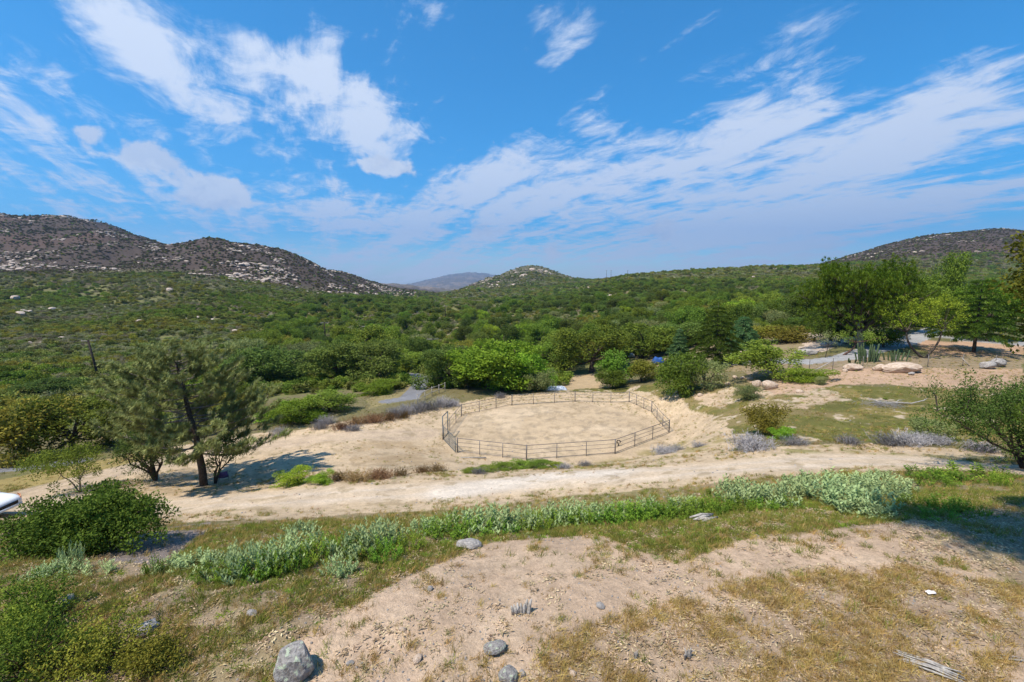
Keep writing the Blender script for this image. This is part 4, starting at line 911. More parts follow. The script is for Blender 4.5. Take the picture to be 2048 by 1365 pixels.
def edge_pine():
    global rng
    rng = np.random.default_rng(75); g = rng; b = at(2105, 900, 15.5); b[2] = H(b[0], b[1]); t = empty('young_pine', b, 'young dark green pine poking through the dark spreading shrub', 'tree'); tk = MB(); nd = MB(); br = MB(); C = []; A = []
    top = at(2105, 700, 15.5)[2] - b[2]; tk.tube(np.array([[0, 0, -.2], [0, 0, top * .5], [0, 0, top]]), [.12, .08, .02], 7)
    for i in range(34):
        h = g.uniform(.3, 1) * top; an = g.uniform(0, 6.28); P = branch_curve(np.array([0, 0, h]), an, (1.25 - .5 * h / top) * g.uniform(.6, 1), .35, 0, 5, g); br.tube(P, np.linspace(.03, .01, 5), 4, False)
        for q in P[2:]: C.append(q); A.append(unit(P[-1] - P[0] + np.array([0, 0, .3])))
    needle_tufts(nd, np.array(C), np.array(A), 50, .26, .010, .7, rng.uniform(0, .5, len(C)))
    obj('trunk', tk.mesh('trunk', M['bark'], True), t); obj('branches', br.mesh('branches', M['bark'], True), t); obj('needles', nd.mesh('needles', M['stonepine']), t)
edge_pine()

# ------------------------------------------------------------------ pipe corral
def on_level(u, v, z):
    d = pix_dir(u, v); k = (z - CZ) / d[2]; return d * k + np.array([0, 0, CZ])
def corral():
    px = [(915, 905), (1053, 921), (1230, 908), (1338, 866), (1303, 829), (1258, 809), (1150, 804), (1024, 811), (923, 832), (886, 880)]
    P = [on_level(u, v, PEN_Z) for u, v in px]
    c = np.mean(P, 0); root = empty('pipe_corral', (c[0], c[1], PEN_Z), 'ten sided rusty pipe corral round the raked sand', 'corral'); HP = 1.32
    def part(name, mb, parent, mat='steel'): return obj(name, mb.mesh(name, M[mat], True), parent)
    loc = lambda p: np.array([p[0] - c[0], p[1] - c[1], H(p[0], p[1]) - PEN_Z])
    for p in P:
        q = loc(p); part('corner_post', MB().tube(np.array([q - [0, 0, .3], q + [0, 0, HP + .06]]), .055, 8), root)
    for a, b_ in zip(P[:-1], P[1:]):
        nsec = 3 if np.linalg.norm(a - b_) > 4.2 else 2
        for k in range(1, nsec):
            q = loc(a + (b_ - a) * k / nsec); part('post', MB().tube(np.array([q - [0, 0, .3], q + [0, 0, HP]]), .034, 7), root)
        n = 7; pts = [loc(a + (b_ - a) * k / (n - 1)) for k in range(n)]
        for hz, r in ((HP, .027), (.95, .016), (.60, .016), (.12, .022)):
            part('rail', MB().tube(np.array([q + [0, 0, hz] for q in pts]), r, 6), root)
    # gateway: two tall posts with a header, and the leaf swung outwards
    j = loc(P[-1]); e = loc(on_level(896, 868, PEN_Z)); f = loc(on_level(911, 907, PEN_Z))
    for q in (j, e): part('tall_post', MB().tube(np.array([q - [0, 0, .3], q + [0, 0, 2.35]]), .05, 8), root, 'gate_steel')
    part('header_bar', MB().tube(np.array([j + [0, 0, 2.33], e + [0, 0, 2.33]]), .045, 8), root, 'gate_steel')
    j = j + [.05, -.1, 0]; gt = MB(); U = lambda s, h: j + (f - j) * s + np.array([0, 0, h])
    for h in (.15, 1.42): gt.tube(np.array([U(0.03, h), U(1, h)]), .03, 7)
    for s in (.03, 1.0): gt.tube(np.array([U(s, .15), U(s, 1.42)]), .03, 7)
    go = part('gate', gt, root, 'gate_steel')
    for h in (.38, .60, .82, 1.04, 1.24): part('gate_bar', MB().tube(np.array([U(.03, h), U(1, h)]), .018, 6), go, 'gate_steel')
    part('gate_brace', MB().tube(np.array([U(.03, .15), U(.5, 1.42)]), .02, 6), go, 'gate_steel'); part('gate_brace', MB().tube(np.array([U(.5, .15), U(.5, 1.42)]), .02, 6), go, 'gate_steel')
corral()
q = on_level(947, 917, H(*gp(947, 917)[:2])); q = gp(947, 917); q2 = gp(960, 920)
tag(obj('loose_pole', MB().tube(np.array([[-1.1, 0, .06], [0, 0.02, .07], [1.1, 0, .06]]), .05, 7).mesh('loose_pole', M['wood_grey'], True), None, q), 'short loose pole lying on the dirt outside the corral gate', 'pole')
p = gp(1237, 893); hk = MB(); an = np.linspace(-.4, 4.2, 12); hk.tube(np.stack([.16 * np.cos(an), 0 * an, .42 + .16 * np.sin(an)], 1), .05, 7); hk.tube(np.array([[-.05, 0, -.05], [.02, 0, .28]]), .05, 6)
tag(obj('tyre_hook', hk.mesh('tyre_hook', M['pole'], True), None, p), 'small curled black rubber strap standing inside the corral rail', 'strap')

# ------------------------------------------------------------------ utility poles and wires
def utility_pole(u, vt, vb, Y, label, arm=2.4, pale=False, tilt=0.0, rz=.15):
    b = at(u, vb, Y); z0 = H(b[0], b[1]); top = at(u, vt, Y)[2]; h = top - z0; t = empty('utility_pole', (b[0], b[1], z0), label, 'utility pole', None, rz)
    obj('pole', MB().tube(np.array([[0, 0, -.5], [tilt * .5, 0, h * .5], [tilt, 0, h]]), [.25, .21, .17], 8).mesh('pole', M['pole'], True), t)
    obj('crossarm', MB().box((tilt, .14, h - .25), (arm, .12, .14)).mesh('crossarm', M['wood_grey']), t)
    for s in (-.9, -.45, .45, .9):
        obj('insulator', MB().tube(np.array([[tilt + s * arm / 2, .14, h - .18], [tilt + s * arm / 2, .14, h - .05], [tilt + s * arm / 2, .14, h + .04]]), [.045, .07, .03], 7).mesh('insulator', M['rock'], True), t)
    return np.array([b[0] + tilt, b[1] + .14, top])
A1 = utility_pole(199, 680, 765, 92, 'tall dark leaning utility pole rising above the bushes on the left slope', 2.8, tilt=-1.3, rz=.1)
A2 = utility_pole(651, 645, 690, 172, 'utility pole behind the paired dark oaks', 3.0)
A3 = utility_pole(733, 652, 672, 150, 'utility pole whose pale crossarm just clears the tall oak', 2.8)
A4 = utility_pole(891, 612, 642, 270, 'distant utility pole below the lone cone shaped hill', 3.0)
A5 = utility_pole(866, 677, 690, 120, 'utility pole almost hidden by oaks, only its pale crossarm clear', 3.0)
for u in (1213, 1222, 1255): utility_pole(u, 541, 552, 560, 'tiny far utility pole on the skyline beside a pale track', 2.6)
def wire(a, b_, label):
    t = np.linspace(0, 1, 18)[:, None]; a = np.array(a); b_ = np.array(b_); P = a + (b_ - a) * t; P[:, 2] -= 4 * .022 * np.linalg.norm(b_ - a) * (t * (1 - t))[:, 0]
    o = obj('power_wire', MB().tube(P - P[0], .016, 5, False).mesh('power_wire', M['steel'], True), None, P[0]); tag(o, label, 'wire')
off = np.array([-1.0, 0, .06])
for s in (-1.0, 1.0):
    o_ = np.array([s, 0, .06]); wire(A1 + o_, A2 + o_, 'thin power wire from the tall leaning pole to the pole behind the oaks'); wire(A1 + o_, A1 + np.array([-110, 40, 12]) + o_, 'thin power wire from the tall leaning pole up the left slope')
    wire(A2 + o_, A4 + o_, 'thin power wire from the pole behind the oaks to the distant pole')
for o in bpy.data.objects:
    if o.name.startswith('power_wire'): o['group'] = 'power wires, ' + o['label'].split(' to ')[-1].split(' up ')[-1]
    if o.name.startswith('utility_pole') and 'tiny' in o.get('label', ''): o['group'] = 'tiny far poles on the skyline'

# ------------------------------------------------------------------ right bench: boulders, cacti, fence, oddments
def boulder(name, label, u, v, size, mat, seed, rz=0, sink=.25, cat='rock', group=None, sub=3, rough=.3):
    p = gp(u, v); me = rock_mesh(seed, mat, sub, rough, 1.0); o = obj(name, me, None, (p[0], p[1], p[2] + size[2] * (1 - sink))); o.scale = size; o.rotation_euler = (random.uniform(-.1, .1), random.uniform(-.1, .1), rz); tag(o, label, cat, group)
    return o
boulder('boulder', 'long flat pale boulder lying on the bare tan strip', 1805, 745, (2.3, 1.0, .62), 'rock_tan', 601, .05, .3)
boulder('boulder', 'low tan boulder left of the long flat boulder, under the cacti', 1705, 741, (1.1, .6, .42), 'rock_tan', 602)
boulder('boulder', 'small tan boulder touching the left end of the long flat boulder', 1758, 741, (.75, .5, .4), 'rock_tan', 603)
boulder('boulder', 'white rounded boulder of the pair by the wire fence end', 1976, 738, (.8, .6, .5), 'rock', 604); boulder('boulder', 'low flat boulder of the pair by the wire fence end', 1994, 734, (.9, .6, .55), 'rock', 605)
boulder('boulder', 'dark stone in front of the long flat boulder', 1822, 751, (.32, .25, .2), 'rock', 606)
boulder('boulder', 'brown granite boulder under the large round shrub', 1540, 778, (.8, .6, .55), 'rock_tan', 607); boulder('boulder', 'small brown boulder at the left foot of the large round shrub', 1512, 775, (.5, .45, .5), 'rock_tan', 608)
boulder('boulder', 'pale slab tilted beside the driveway behind the round shrub', 1613, 711, (1.5, .8, .5), 'rock', 609, -.4)
boulder('boulder', 'pale boulder pile left of the driveway end', 1495, 716, (1.6, .9, .7), 'rock_tan', 610); boulder('boulder', 'pale boulder lying in the driveway bank', 1660, 694, (1.4, .8, .55), 'rock', 611); boulder('boulder', 'rounded boulder uphill of the driveway bank', 1700, 688, (1.2, .9, .6), 'rock', 612)
for k, (u, v) in enumerate(((1470, 757), (1485, 759), (1440, 752), (1500, 760), (1690, 744), (1455, 770), (1600, 786), (1400, 793))):
    boulder('stone', 'small pale stone along the edge of the green field', u, v, (.38, .3, .22), 'rock_tan', 620 + k, k, .45, 'rock', 'stones along the green field edge', 2)
for k, (u, v, s) in enumerate(((42, 632, 2.6), (105, 622, 2.2), (120, 626, 1.6), (340, 584, 3.0), (280, 648, 1.9), (30, 600, 3.4), (470, 664, 1.3))):
    boulder('boulder', 'lone pale boulder out in the green scrub slope', u, v, (s, s * .7, s * .55), 'rock_pale', 640 + k, k, .3, 'rock', 'lone boulders in the scrub slope', 2)
def cactus(label, u, v, hpx, wpx, n, seed):
    g = np.random.default_rng(seed); hpx *= .66; wpx *= .85; b = gp(u, v); s = b[1] / pix_dir(u, v)[1]; t = empty('cactus', b, label, 'cactus')
    for i in range(n):
        x = (i / (n - 1) - .5) * wpx / F * s + g.normal() * .05; h = hpx / F * s * g.uniform(.45, 1.0) ; l = x * .12 + g.normal() * .05; y = g.normal() * .35; k = 10; an = np.arange(k) * 6.283 / k
        z = np.array([-.1, .1, .3, h * .5, h * .85, h * .97, h]); r = np.array([.055, .065, .075, .08, .075, .055, .015]) * g.uniform(.85, 1.15)
        rr = r[:, None] * (1 + .16 * (np.arange(k) % 2))[None, :]; V = np.stack([x * .7 + l * (z / h)[:, None] * 2 + rr * np.cos(an), y + rr * np.sin(an), np.repeat(z[:, None], k, 1)], -1).reshape(-1, 3)
        ii = np.arange(6)[:, None] * k; j = np.arange(k)[None, :]; Q = np.stack([ii + j, ii + (j + 1) % k, ii + k + (j + 1) % k, ii + k + j], -1).reshape(-1, 4)
        obj('stem', MB().add(V, Q).mesh('stem', M['cactus']), t)
cactus('tall dense clump of green columnar cactus beside the pruned tree', 1735, 724, 58, 62, 24, 31); cactus('shorter spreading clump of columnar cactus with bent stems', 1788, 722, 34, 56, 11, 32); cactus('row of four knee high cactus stubs left of the tall clump', 1708, 728, 17, 26, 5, 33)
def wire_fence():
    pts = gxy([(1618, 745), (1665, 742), (1725, 738), (1790, 735), (1855, 735), (1925, 733), (1990, 735), (2060, 738)]); c = pts[3]; z0 = H(*c)
    t = empty('wire_fence', (c[0], c[1], z0), 'thin wire fence on slender posts along the shaded bank', 'fence'); tops = []
    for x, y in pts:
        q = np.array([x - c[0], y - c[1], H(x, y) - z0]); obj('post', MB().tube(np.array([q - [0, 0, .3], q + [0, 0, 1.45]]), .035, 6).mesh('post', M['steel'], True), t); tops.append(q)
    for h in (.35, .7, 1.05, 1.4): obj('strand', MB().tube(np.array([q + [0, 0, h] for q in tops]), .007, 4).mesh('strand', M['steel']), t)
    q = tops[1]; obj('brace', MB().tube(np.array([q + [-2.2, -.2, .05], q + [-.1, 0, 1.1]]), .05, 6).mesh('brace', M['wood_grey'], True), t); q = tops[5]; obj('brace', MB().tube(np.array([q + [.5, -.3, .05], q + [-.2, 0, 1.0]]), .045, 6).mesh('brace', M['wood_grey'], True), t)
wire_fence()
def lane_fence():
    pts = gxy([(835, 808), (850, 800), (864, 792), (878, 787), (890, 782)]); c = pts[2]; z0 = H(*c); t = empty('rail_fence', (c[0], c[1], z0), 'short weathered rail fence above the lane, behind the grey brush', 'fence'); qs = []
    for x, y in pts: q = np.array([x - c[0], y - c[1], H(x, y) - z0]); qs.append(q); obj('post', MB().tube(np.array([q - [0, 0, .3], q + [0, 0, 1.25]]), .06, 6).mesh('post', M['wood_grey'], True), t)
    for h in (.5, 1.1):
        for a, b_ in zip(qs[:-1], qs[1:]): obj('rail', MB().tube(np.array([a + [0, 0, h], b_ + [0, 0, h]]), .04, 6).mesh('rail', M['wood_grey'], True), t)
lane_fence()
def crumpled(name, label, u, v, w, d, h, mat, seed):
    g = np.random.default_rng(seed); p = gp(u, v); n = 14; X, Y = np.meshgrid(np.linspace(-1, 1, n), np.linspace(-1, 1, n), indexing='ij')
    z = h * np.clip(1.15 - np.maximum(np.abs(X), np.abs(Y)) ** 3, 0.02, 1) * (.75 + .5 * fbm(X * 2.2 + seed, Y * 2.2, seed, 3)); V = np.stack([X * w / 2, Y * d / 2, z], -1).reshape(-1, 3)
    i = np.arange(n - 1)[:, None] * n; j = np.arange(n - 1)[None, :]; Q = np.stack([i + j, i + n + j, i + n + j + 1, i + j + 1], -1).reshape(-1, 4)
    me = MB().add(V, Q).mesh(name, mat); o = obj(name, me, None, p); sm = o.modifiers.new('t', 'SOLIDIFY'); sm.thickness = .02; return tag(o, label, 'tarpaulin')
crumpled('tarpaulin', 'blue tarpaulin over a pile under the broad oak', 1316, 729, 2.2, 1.4, 1.2, plain('blue_tarp', (.015, .06, .22), (.03, .10, .32), 3, .6), 3)
crumpled('tarpaulin', 'crumpled white sheet on the ground beside the big bright oak', 1112, 780, 3.2, 1.6, .5, plain('white_sheet', (.55, .58, .62), (.8, .82, .85), 3, .5), 5)
crumpled('tarpaulin', 'small white sheet behind the lime green bush', 1262, 716, 1.6, 1.0, .9, plain('white_cover', (.6, .6, .62), (.8, .8, .8), 3, .5), 7)
def debris():
    p = gp(1770, 812); t = empty('fallen_branch', p, 'fallen bleached branch with twig pile lying on the green field', 'branch'); g = np.random.default_rng(61); mb = MB(); tw = MB()
    mb.tube(np.array([[-1.0, .6, .5], [-.2, .3, .2], [.9, .1, .22], [2.2, .1, .15], [3.4, .3, .35], [3.9, .5, .55]]), [.03, .06, .07, .055, .04, .015], 6); mb.tube(np.array([[.9, .1, .2], [1.6, .6, .3], [2.4, .9, .25]]), [.05, .035, .01], 5)
    for i in range(190):
        c = np.array([g.normal() * .75 - .3, g.normal() * .5 - .2, 0]); a = g.uniform(0, 6.28); l = g.uniform(.25, .7); e = c + [math.cos(a) * l, math.sin(a) * l, 0]; c[2] = g.uniform(.02, .35); e[2] = g.uniform(.02, .45); tw.tube(np.array([c, e]), [.012, .006], 3, False)
    obj('branch', mb.mesh('branch', M['wood_grey'], True), t); obj('twigs', tw.mesh('twigs', M['grey']), t)
debris()
def camp_chair():
    p = gp(448, 962); t = empty('camp_chair', p, 'small purple sling chair in the shade beside the pine trunk', 'chair', None, .5); pm = plain('purple_cloth', (.12, .08, .22), (.2, .14, .34), 5, .8)
    st = MB(); V = []
    for i, (y, z) in enumerate(((.28, .34), (.05, .27), (-.18, .30), (-.34, .55), (-.42, .82))):
        for x in (-.26, 0, .26): V.append((x, y, z - (.05 if x == 0 else 0)))
    Q = [(i * 3 + j, i * 3 + j + 1, i * 3 + j + 4, i * 3 + j + 3) for i in range(4) for j in range(2)]; o = obj('sling', MB().add(V, Q).mesh('sling', pm, True), t); o.modifiers.new('t', 'SOLIDIFY').thickness = .012
    for x in (-.28, .28):
        obj('side_frame', MB().tube(np.array([[x, .34, 0], [x, .28, .36], [x, -.18, .31], [x, -.44, .86]]), .014, 6).mesh('side_frame', M['steel'], True), t); obj('leg', MB().tube(np.array([[x, -.36, 0], [x, .1, .33]]), .014, 6).mesh('leg', M['steel'], True), t)
camp_chair()

# ------------------------------------------------------------------ car
def car():
    p = gp(20, 1034); nose = at(40, 1020, p[1]); g0 = np.array([nose[0] - 2.95, p[1], 0]); g0[2] = H(g0[0], g0[1]); sl = math.atan2(H(g0[0] + 1.4, g0[1]) - H(g0[0] - 1.4, g0[1]), 2.8)
    t = empty('parked_car', g0, 'white car nosing out behind the wide dark shrub', 'car'); t.rotation_euler = (0, -sl, 0)
    white = plain('white_paint', (.78, .79, .81), (.82, .83, .85), 1, .25, spec=.5); dark = plain('dark_glass', (.02, .024, .03), (.03, .035, .04), 1, .08, spec=.6); rub = plain('tyre_rubber', (.015, .015, .015), (.03, .03, .03), 20, .9); al = plain('alloy', (.4, .4, .42), (.55, .55, .57), 3, .35, metal=.8)
    amber = plain('amber_lamp', (.55, .16, .03), (.75, .32, .10), 12, .15, spec=.6); blk = plain('black_trim', (.02, .02, .02), (.03, .03, .03), 5, .6)
    def loft(st, name, mat, parent):
        mb = MB(); k = 14; V = []
        for x, zb, zt, w in st:
            zc, hh = (zb + zt) / 2, (zt - zb) / 2
            for a in np.arange(k) * 6.283 / k:
                c, s = math.cos(a), math.sin(a); V.append((x, w * math.copysign(abs(c) ** .35, c), zc + hh * math.copysign(abs(s) ** .5, s)))
        n = len(st); i = np.arange(n - 1)[:, None] * k; j = np.arange(k)[None, :]; Q = np.stack([i + j, i + (j + 1) % k, i + k + (j + 1) % k, i + k + j], -1).reshape(-1, 4)
        V += [(st[0][0], 0, (st[0][1] + st[0][2]) / 2), (st[-1][0], 0, (st[-1][1] + st[-1][2]) / 2)]; T = [(n * k, (q + 1) % k, q) for q in range(k)] + [(n * k + 1, (n - 1) * k + q, (n - 1) * k + (q + 1) % k) for q in range(k)]
        return obj(name, mb.add(V, Q, T).mesh(name, mat, True), parent)
    body = loft([(-2.35, .42, .85, .70), (-2.28, .34, .98, .86), (-1.6, .30, 1.04, .92), (0, .28, 1.03, .93), (.9, .28, 1.04, .92), (1.3, .30, 1.00, .91), (1.9, .32, .93, .88), (2.2, .36, .84, .82), (2.33, .42, .72, .70)], 'body', white, t)
    cab = loft([(-2.0, .95, 1.05, .80), (-1.55, .95, 1.52, .72), (-.6, .95, 1.62, .70), (.25, .95, 1.58, .70), (.75, .95, 1.32, .74), (1.15, .95, 1.04, .80)], 'cabin', white, t)
    for s in (-1, 1):
        V = [(-1.5, s * .80, 1.1), (-.35, s * .80, 1.1), (-.4, s * .735, 1.50), (-1.4, s * .74, 1.46)]; obj('side_window', MB().add(V, [(0, 1, 2, 3)]).mesh('side_window', dark), cab)
        V = [(-.28, s * .80, 1.1), (.75, s * .79, 1.1), (.25, s * .735, 1.49), (-.3, s * .735, 1.51)]; obj('side_window', MB().add(V, [(0, 1, 2, 3)]).mesh('side_window', dark), cab)
        for x in (-1.45, 1.42):
            an = np.arange(20) * 6.283 / 20; w = MB(); V = []
            for yy, r in ((-.11, .22), (-.11, .31), (-.07, .335), (.07, .335), (.11, .31), (.11, .22)): V += [(x + r * math.cos(a), s * .86 + yy, .335 + r * math.sin(a)) for a in an]
            i = np.arange(5)[:, None] * 20; j = np.arange(20)[None, :]; wh = obj('wheel', w.add(V, np.stack([i + j, i + (j + 1) % 20, i + 20 + (j + 1) % 20, i + 20 + j], -1).reshape(-1, 4)).mesh('wheel', rub, True), t)
            rm = MB().tube(np.array([[x, s * .80, .335], [x, s * .955, .335]]), .215, 18); obj('rim', rm.mesh('rim', al), wh)
        obj('mirror', MB().box((.72, s * .99, 1.12), (.12, .2, .14)).mesh('mirror', white), t)
        V = np.array([(2.02, s * .885, .74), (2.29, s * .70, .72), (2.26, s * .70, .83), (2.12, s * .82, .87), (1.86, s * .90, .875)]); V2 = V + np.array([.025, s * .02, .012]); mb = MB().add(np.vstack([V, V2]), [(i, (i + 1) % 5, 5 + (i + 1) % 5, 5 + i) for i in range(5)], [(5, 6, 7), (5, 7, 8), (5, 8, 9)]); obj('headlight', mb.mesh('headlight', amber), t)
    obj('windscreen', MB().add([(1.13, -.70, 1.07), (1.13, .70, 1.07), (.42, .62, 1.53), (.42, -.62, 1.53)], [(0, 1, 2, 3)]).mesh('windscreen', dark), cab)
    obj('grille', MB().box((2.32, 0, .60), (.06, 1.0, .16)).mesh('grille', blk), t); obj('bumper', MB().box((2.28, 0, .44), (.14, 1.4, .12)).mesh('bumper', white), t); obj('hood_vent', MB().box((1.22, .3, 1.015), (.12, .35, .02)).mesh('hood_vent', blk), t)
car()

# ------------------------------------------------------------------ banks of grey brush, dead brush, low shrubs
def twig_shrub(seed, mat, w, h, n=240, Ln=.5, green=0):
    g = np.random.default_rng(seed); mb = MB(); an = g.uniform(0, 6.283, n); el = np.abs(g.normal(size=n)) * .5; d = np.stack([np.cos(an) * np.sin(el + .25), np.sin(an) * np.sin(el + .25), np.cos(el * .8 + .2)], 1)
    c = np.stack([g.normal(size=n) * w * .16, g.normal(size=n) * w * .16, np.zeros(n)], 1); L_ = g.uniform(.55, 1.05, n) * np.where(d[:, 2] > .6, h, w * .5); tint = g.random(n)
    mb.blades(c, unit(d), L_, .016, g.normal(size=(n, 3)) * .06, tint)
    k = np.repeat(np.arange(n), 5); q = g.uniform(.35, 1, n * 5); c2 = c[k] + unit(d)[k] * (L_[k] * q)[:, None]; d2 = unit(unit(d)[k] + g.normal(size=(n * 5, 3)) * .7); mb.blades(c2, d2, g.uniform(.06, .2, n * 5), .014, g.normal(size=(n * 5, 3)) * .02, np.clip(tint[k] + g.normal(size=n * 5) * .2, 0, 1))
    return mb.mesh('twigs', M[mat])
TW = {'grey': [twig_shrub(700 + i, 'grey', 1.5, .75) for i in range(3)], 'brown': [twig_shrub(710 + i, 'brown', 1.5, .7) for i in range(3)]}
def brush(u, v, wpx, hpx, kind, label, group, k):
    p = gp(u, v); s = p[1] / pix_dir(u, v)[1]; o = obj('brush_shrub', TW[kind][k % 3], None, (p[0], p[1], p[2] - .05)); w = wpx / F * s / 1.5; o.scale = (w, w, max(hpx / F * s / .75, .3)); o.rotation_euler = (0, 0, k * 1.3); tag(o, label, 'shrub', group)
k = 0
for u, v, w, h in ((556, 872, 46, 20), (640, 858, 40, 20), (655, 848, 40, 20), (812, 828, 40, 22), (790, 834, 44, 22), (835, 824, 50, 24), (860, 820, 46, 22), (885, 814, 46, 22), (905, 812, 34, 16), (705, 862, 40, 14), (1000, 796, 30, 12)):
    brush(u, v, w, h, 'grey', 'grey leafless brush along the sandy bank above the lane', 'grey brush along the bank above the lane', k); k += 1
for u, v, w, h in ((685, 858, 50, 18), (715, 848, 46, 18), (745, 845, 50, 20), (775, 840, 50, 20), (805, 836, 40, 16)):
    brush(u, v, w, h, 'brown', 'reddish brown dead brush along the sandy bank above the lane', 'brown brush along the bank above the lane', k); k += 1
for u, v, w, h in ((680, 960, 60, 20), (715, 962, 60, 22), (760, 958, 60, 24), (800, 952, 50, 18), (845, 945, 44, 16), (875, 943, 46, 18)):
    brush(u, v, w, h, 'brown', 'dry brown brush on the bank between the dirt road and corral', 'brown brush below the corral', k); k += 1
for u, v, w, h in ((1505, 900, 90, 34), (1590, 890, 60, 22), (1700, 888, 60, 18), (1780, 890, 80, 26), (1822, 889, 80, 28), (1870, 888, 60, 24), (1955, 902, 70, 24), (1975, 905, 50, 18)):
    brush(u, v, w, h, 'grey', 'purplish grey leafless brush on the rim between field and dirt road', 'grey brush on the field rim', k); k += 1
for u, v, w, h in ((960, 948, 40, 14), (1130, 938, 36, 12), (1330, 908, 60, 16), (1350, 902, 50, 14), (1170, 932, 34, 12), (1400, 893, 40, 10)):
    brush(u, v, w, h, 'grey', 'low grey brush below the corral rails', 'grey brush below the corral', k); k += 1
def low_shrub(key, u, v, wpx, hpx, label, cat='shrub', group=None):
    cm, tm, w, h = STOCK[key]; p = gp(u, v); s = p[1] / pix_dir(u, v)[1]; t = empty('low_shrub', p, label, cat, group, random.uniform(0, 6)); t.scale = (wpx / F * s / w, wpx / F * s / w, hpx / F * s / h); obj('crown', cm, t); obj('trunk', tm, t)
low_shrub('bbush0', 585, 968, 72, 26, 'flat bright green shrub at the edge of the pine shade'); low_shrub('bbush1', 640, 967, 56, 18, 'lower green shrub attached to the flat bright green shrub')
for u, v, w, h in ((945, 946, 44, 8), (975, 943, 50, 11), (1010, 940, 56, 13), (1045, 937, 56, 13), (1085, 936, 60, 14), (1115, 935, 40, 9)): low_shrub('bush0', u, v, w, h, 'green low shrub on the bank below the near corral rail', 'shrub', 'green shrubs below the corral')
low_shrub('obush0', 1527, 868, 90, 62, 'upright olive brown shrub on the rim above the dirt road'); low_shrub('bbush0', 1562, 878, 50, 20, 'small green tuft at the foot of the upright olive brown shrub')
low_shrub('gbush0', 1860, 880, 80, 40, 'green shrub growing among the purplish grey brush'); low_shrub('bbush1', 1770, 800, 10, 4, 'tiny green tuft beside the fallen branch')
low_shrub('gbush1', 1495, 800, 60, 28, 'pale scrub between the oak scrub dome and the round shrub'); low_shrub('gbush0', 1640, 770, 30, 16, 'small scrub tuft on the bare tan strip')

# ------------------------------------------------------------------ sage bank and weeds
def sage_mesh(seed, mat='sage', w=.9, h=.55, st=44, lv=13, Ln=.125, W=.036):
    g = np.random.default_rng(seed); mb = MB(); an = g.uniform(0, 6.283, st); r = w * .5 * np.sqrt(g.random(st)); base = np.stack([r * np.cos(an), r * np.sin(an), np.zeros(st)], 1)
    hh = h * (1 - .45 * (r / (w * .5)) ** 2) * g.uniform(.7, 1.1, st); out = unit(np.stack([np.cos(an) * r / w * .9, np.sin(an) * r / w * .9, np.ones(st)], 1) + g.normal(size=(st, 3)) * .12)
    mb.blades(base, out, hh, .012, np.zeros((st, 3)), .3)
    k = np.repeat(np.arange(st), lv); q = np.tile(np.linspace(.25, 1, lv), st); c = base[k] + out[k] * (hh[k] * q)[:, None]; a2 = np.tile(np.arange(lv) * 2.4, st) + g.uniform(0, 6.28, st)[k]
    d = unit(np.stack([np.cos(a2), np.sin(a2), .35 + .9 * q], 1) + g.normal(size=(st * lv, 3)) * .15); sd = unit(np.cross(d, np.array([0, 0, 1.]) + g.normal(size=d.shape) * .2))
    mb.leaves(c, d, sd, Ln * g.uniform(.7, 1.2, st * lv) * (1.15 - .45 * q), W, np.clip(.2 + .6 * q + g.normal(size=st * lv) * .2, 0, 1)); return mb.mesh('leaves', M[mat])
SG = [sage_mesh(731 + i) for i in range(4)]; WD = [sage_mesh(741 + i, 'weed', .7, .6, 40, 16, .10, .028) for i in range(3)]
def sage(u, v, w, h, k, weed=False, lb=None, grp=None):
    p = gp(u, v); s = p[1] / pix_dir(u, v)[1]; me = (WD if weed else SG)[k % (3 if weed else 4)]; o = obj('leafy_weed' if weed else 'sage_shrub', me, None, (p[0], p[1], p[2] - .04)); w0, h0 = (.7, .6) if weed else (.9, .55)
    o.scale = (w / F * s / w0, w / F * s / w0, h / F * s / h0); o.rotation_euler = (0, 0, k * 2.1); tag(o, lb, 'plant', grp)
k = 0
for u, v, w, h in ((340, 1142, 70, 30), (395, 1138, 80, 34), (455, 1150, 70, 48), (500, 1150, 90, 62), (545, 1135, 90, 58), (600, 1112, 90, 56), (480, 1120, 70, 40), (676, 1148, 60, 40), (705, 1112, 80, 52), (740, 1098, 90, 60), (770, 1085, 70, 46), (850, 1070, 60, 36), (600, 1070, 60, 26),
                   (930, 1066, 90, 44), (975, 1066, 100, 54), (1020, 1064, 100, 52), (1050, 1058, 70, 44), (1110, 1050, 70, 46), (1170, 1046, 80, 44), (1150, 1035, 70, 34), (1230, 1040, 70, 36), (1280, 1034, 80, 34), (1330, 1028, 70, 32), (1380, 1022, 60, 30)):
    q_ = 'nearest the wide dark shrub' if u < 640 else 'before the half buried bluish rock' if u < 900 else 'beyond the half buried bluish rock'; sz = 'tall ' if h > 47 else 'low ' if h < 38 else ''; sage(u, v, w, h, k, False, sz + 'pale silvery sage clump along the terrace edge, ' + q_, 'sage along the terrace edge, ' + sz + q_); k += 1
for u, v, w, h in ((1480, 1004, 80, 52), (1510, 1012, 90, 46), (1550, 1010, 80, 44), (1590, 1000, 80, 44), (1640, 1000, 100, 50), (1680, 1012, 110, 56), (1720, 1022, 110, 50), (1700, 990, 100, 46), (1760, 1000, 90, 44), (1790, 985, 70, 34), (1650, 980, 80, 36), (1740, 975, 70, 26), (1735, 1032, 80, 30), (1600, 975, 60, 24), (1770, 960, 50, 20)):
    sage(u, v, w, h, k, False, 'silvery sage clump in the dense patch at the far end of the bank', 'sage in the dense patch'); k += 1
for u, v, w, h in ((120, 1150, 60, 36), (145, 1140, 40, 62), (80, 1160, 60, 30), (185, 1150, 60, 28)): sage(u, v, w, h, k, False, 'grey leaved sage in front of the wide dark shrub', 'sage before the dark shrub'); k += 1
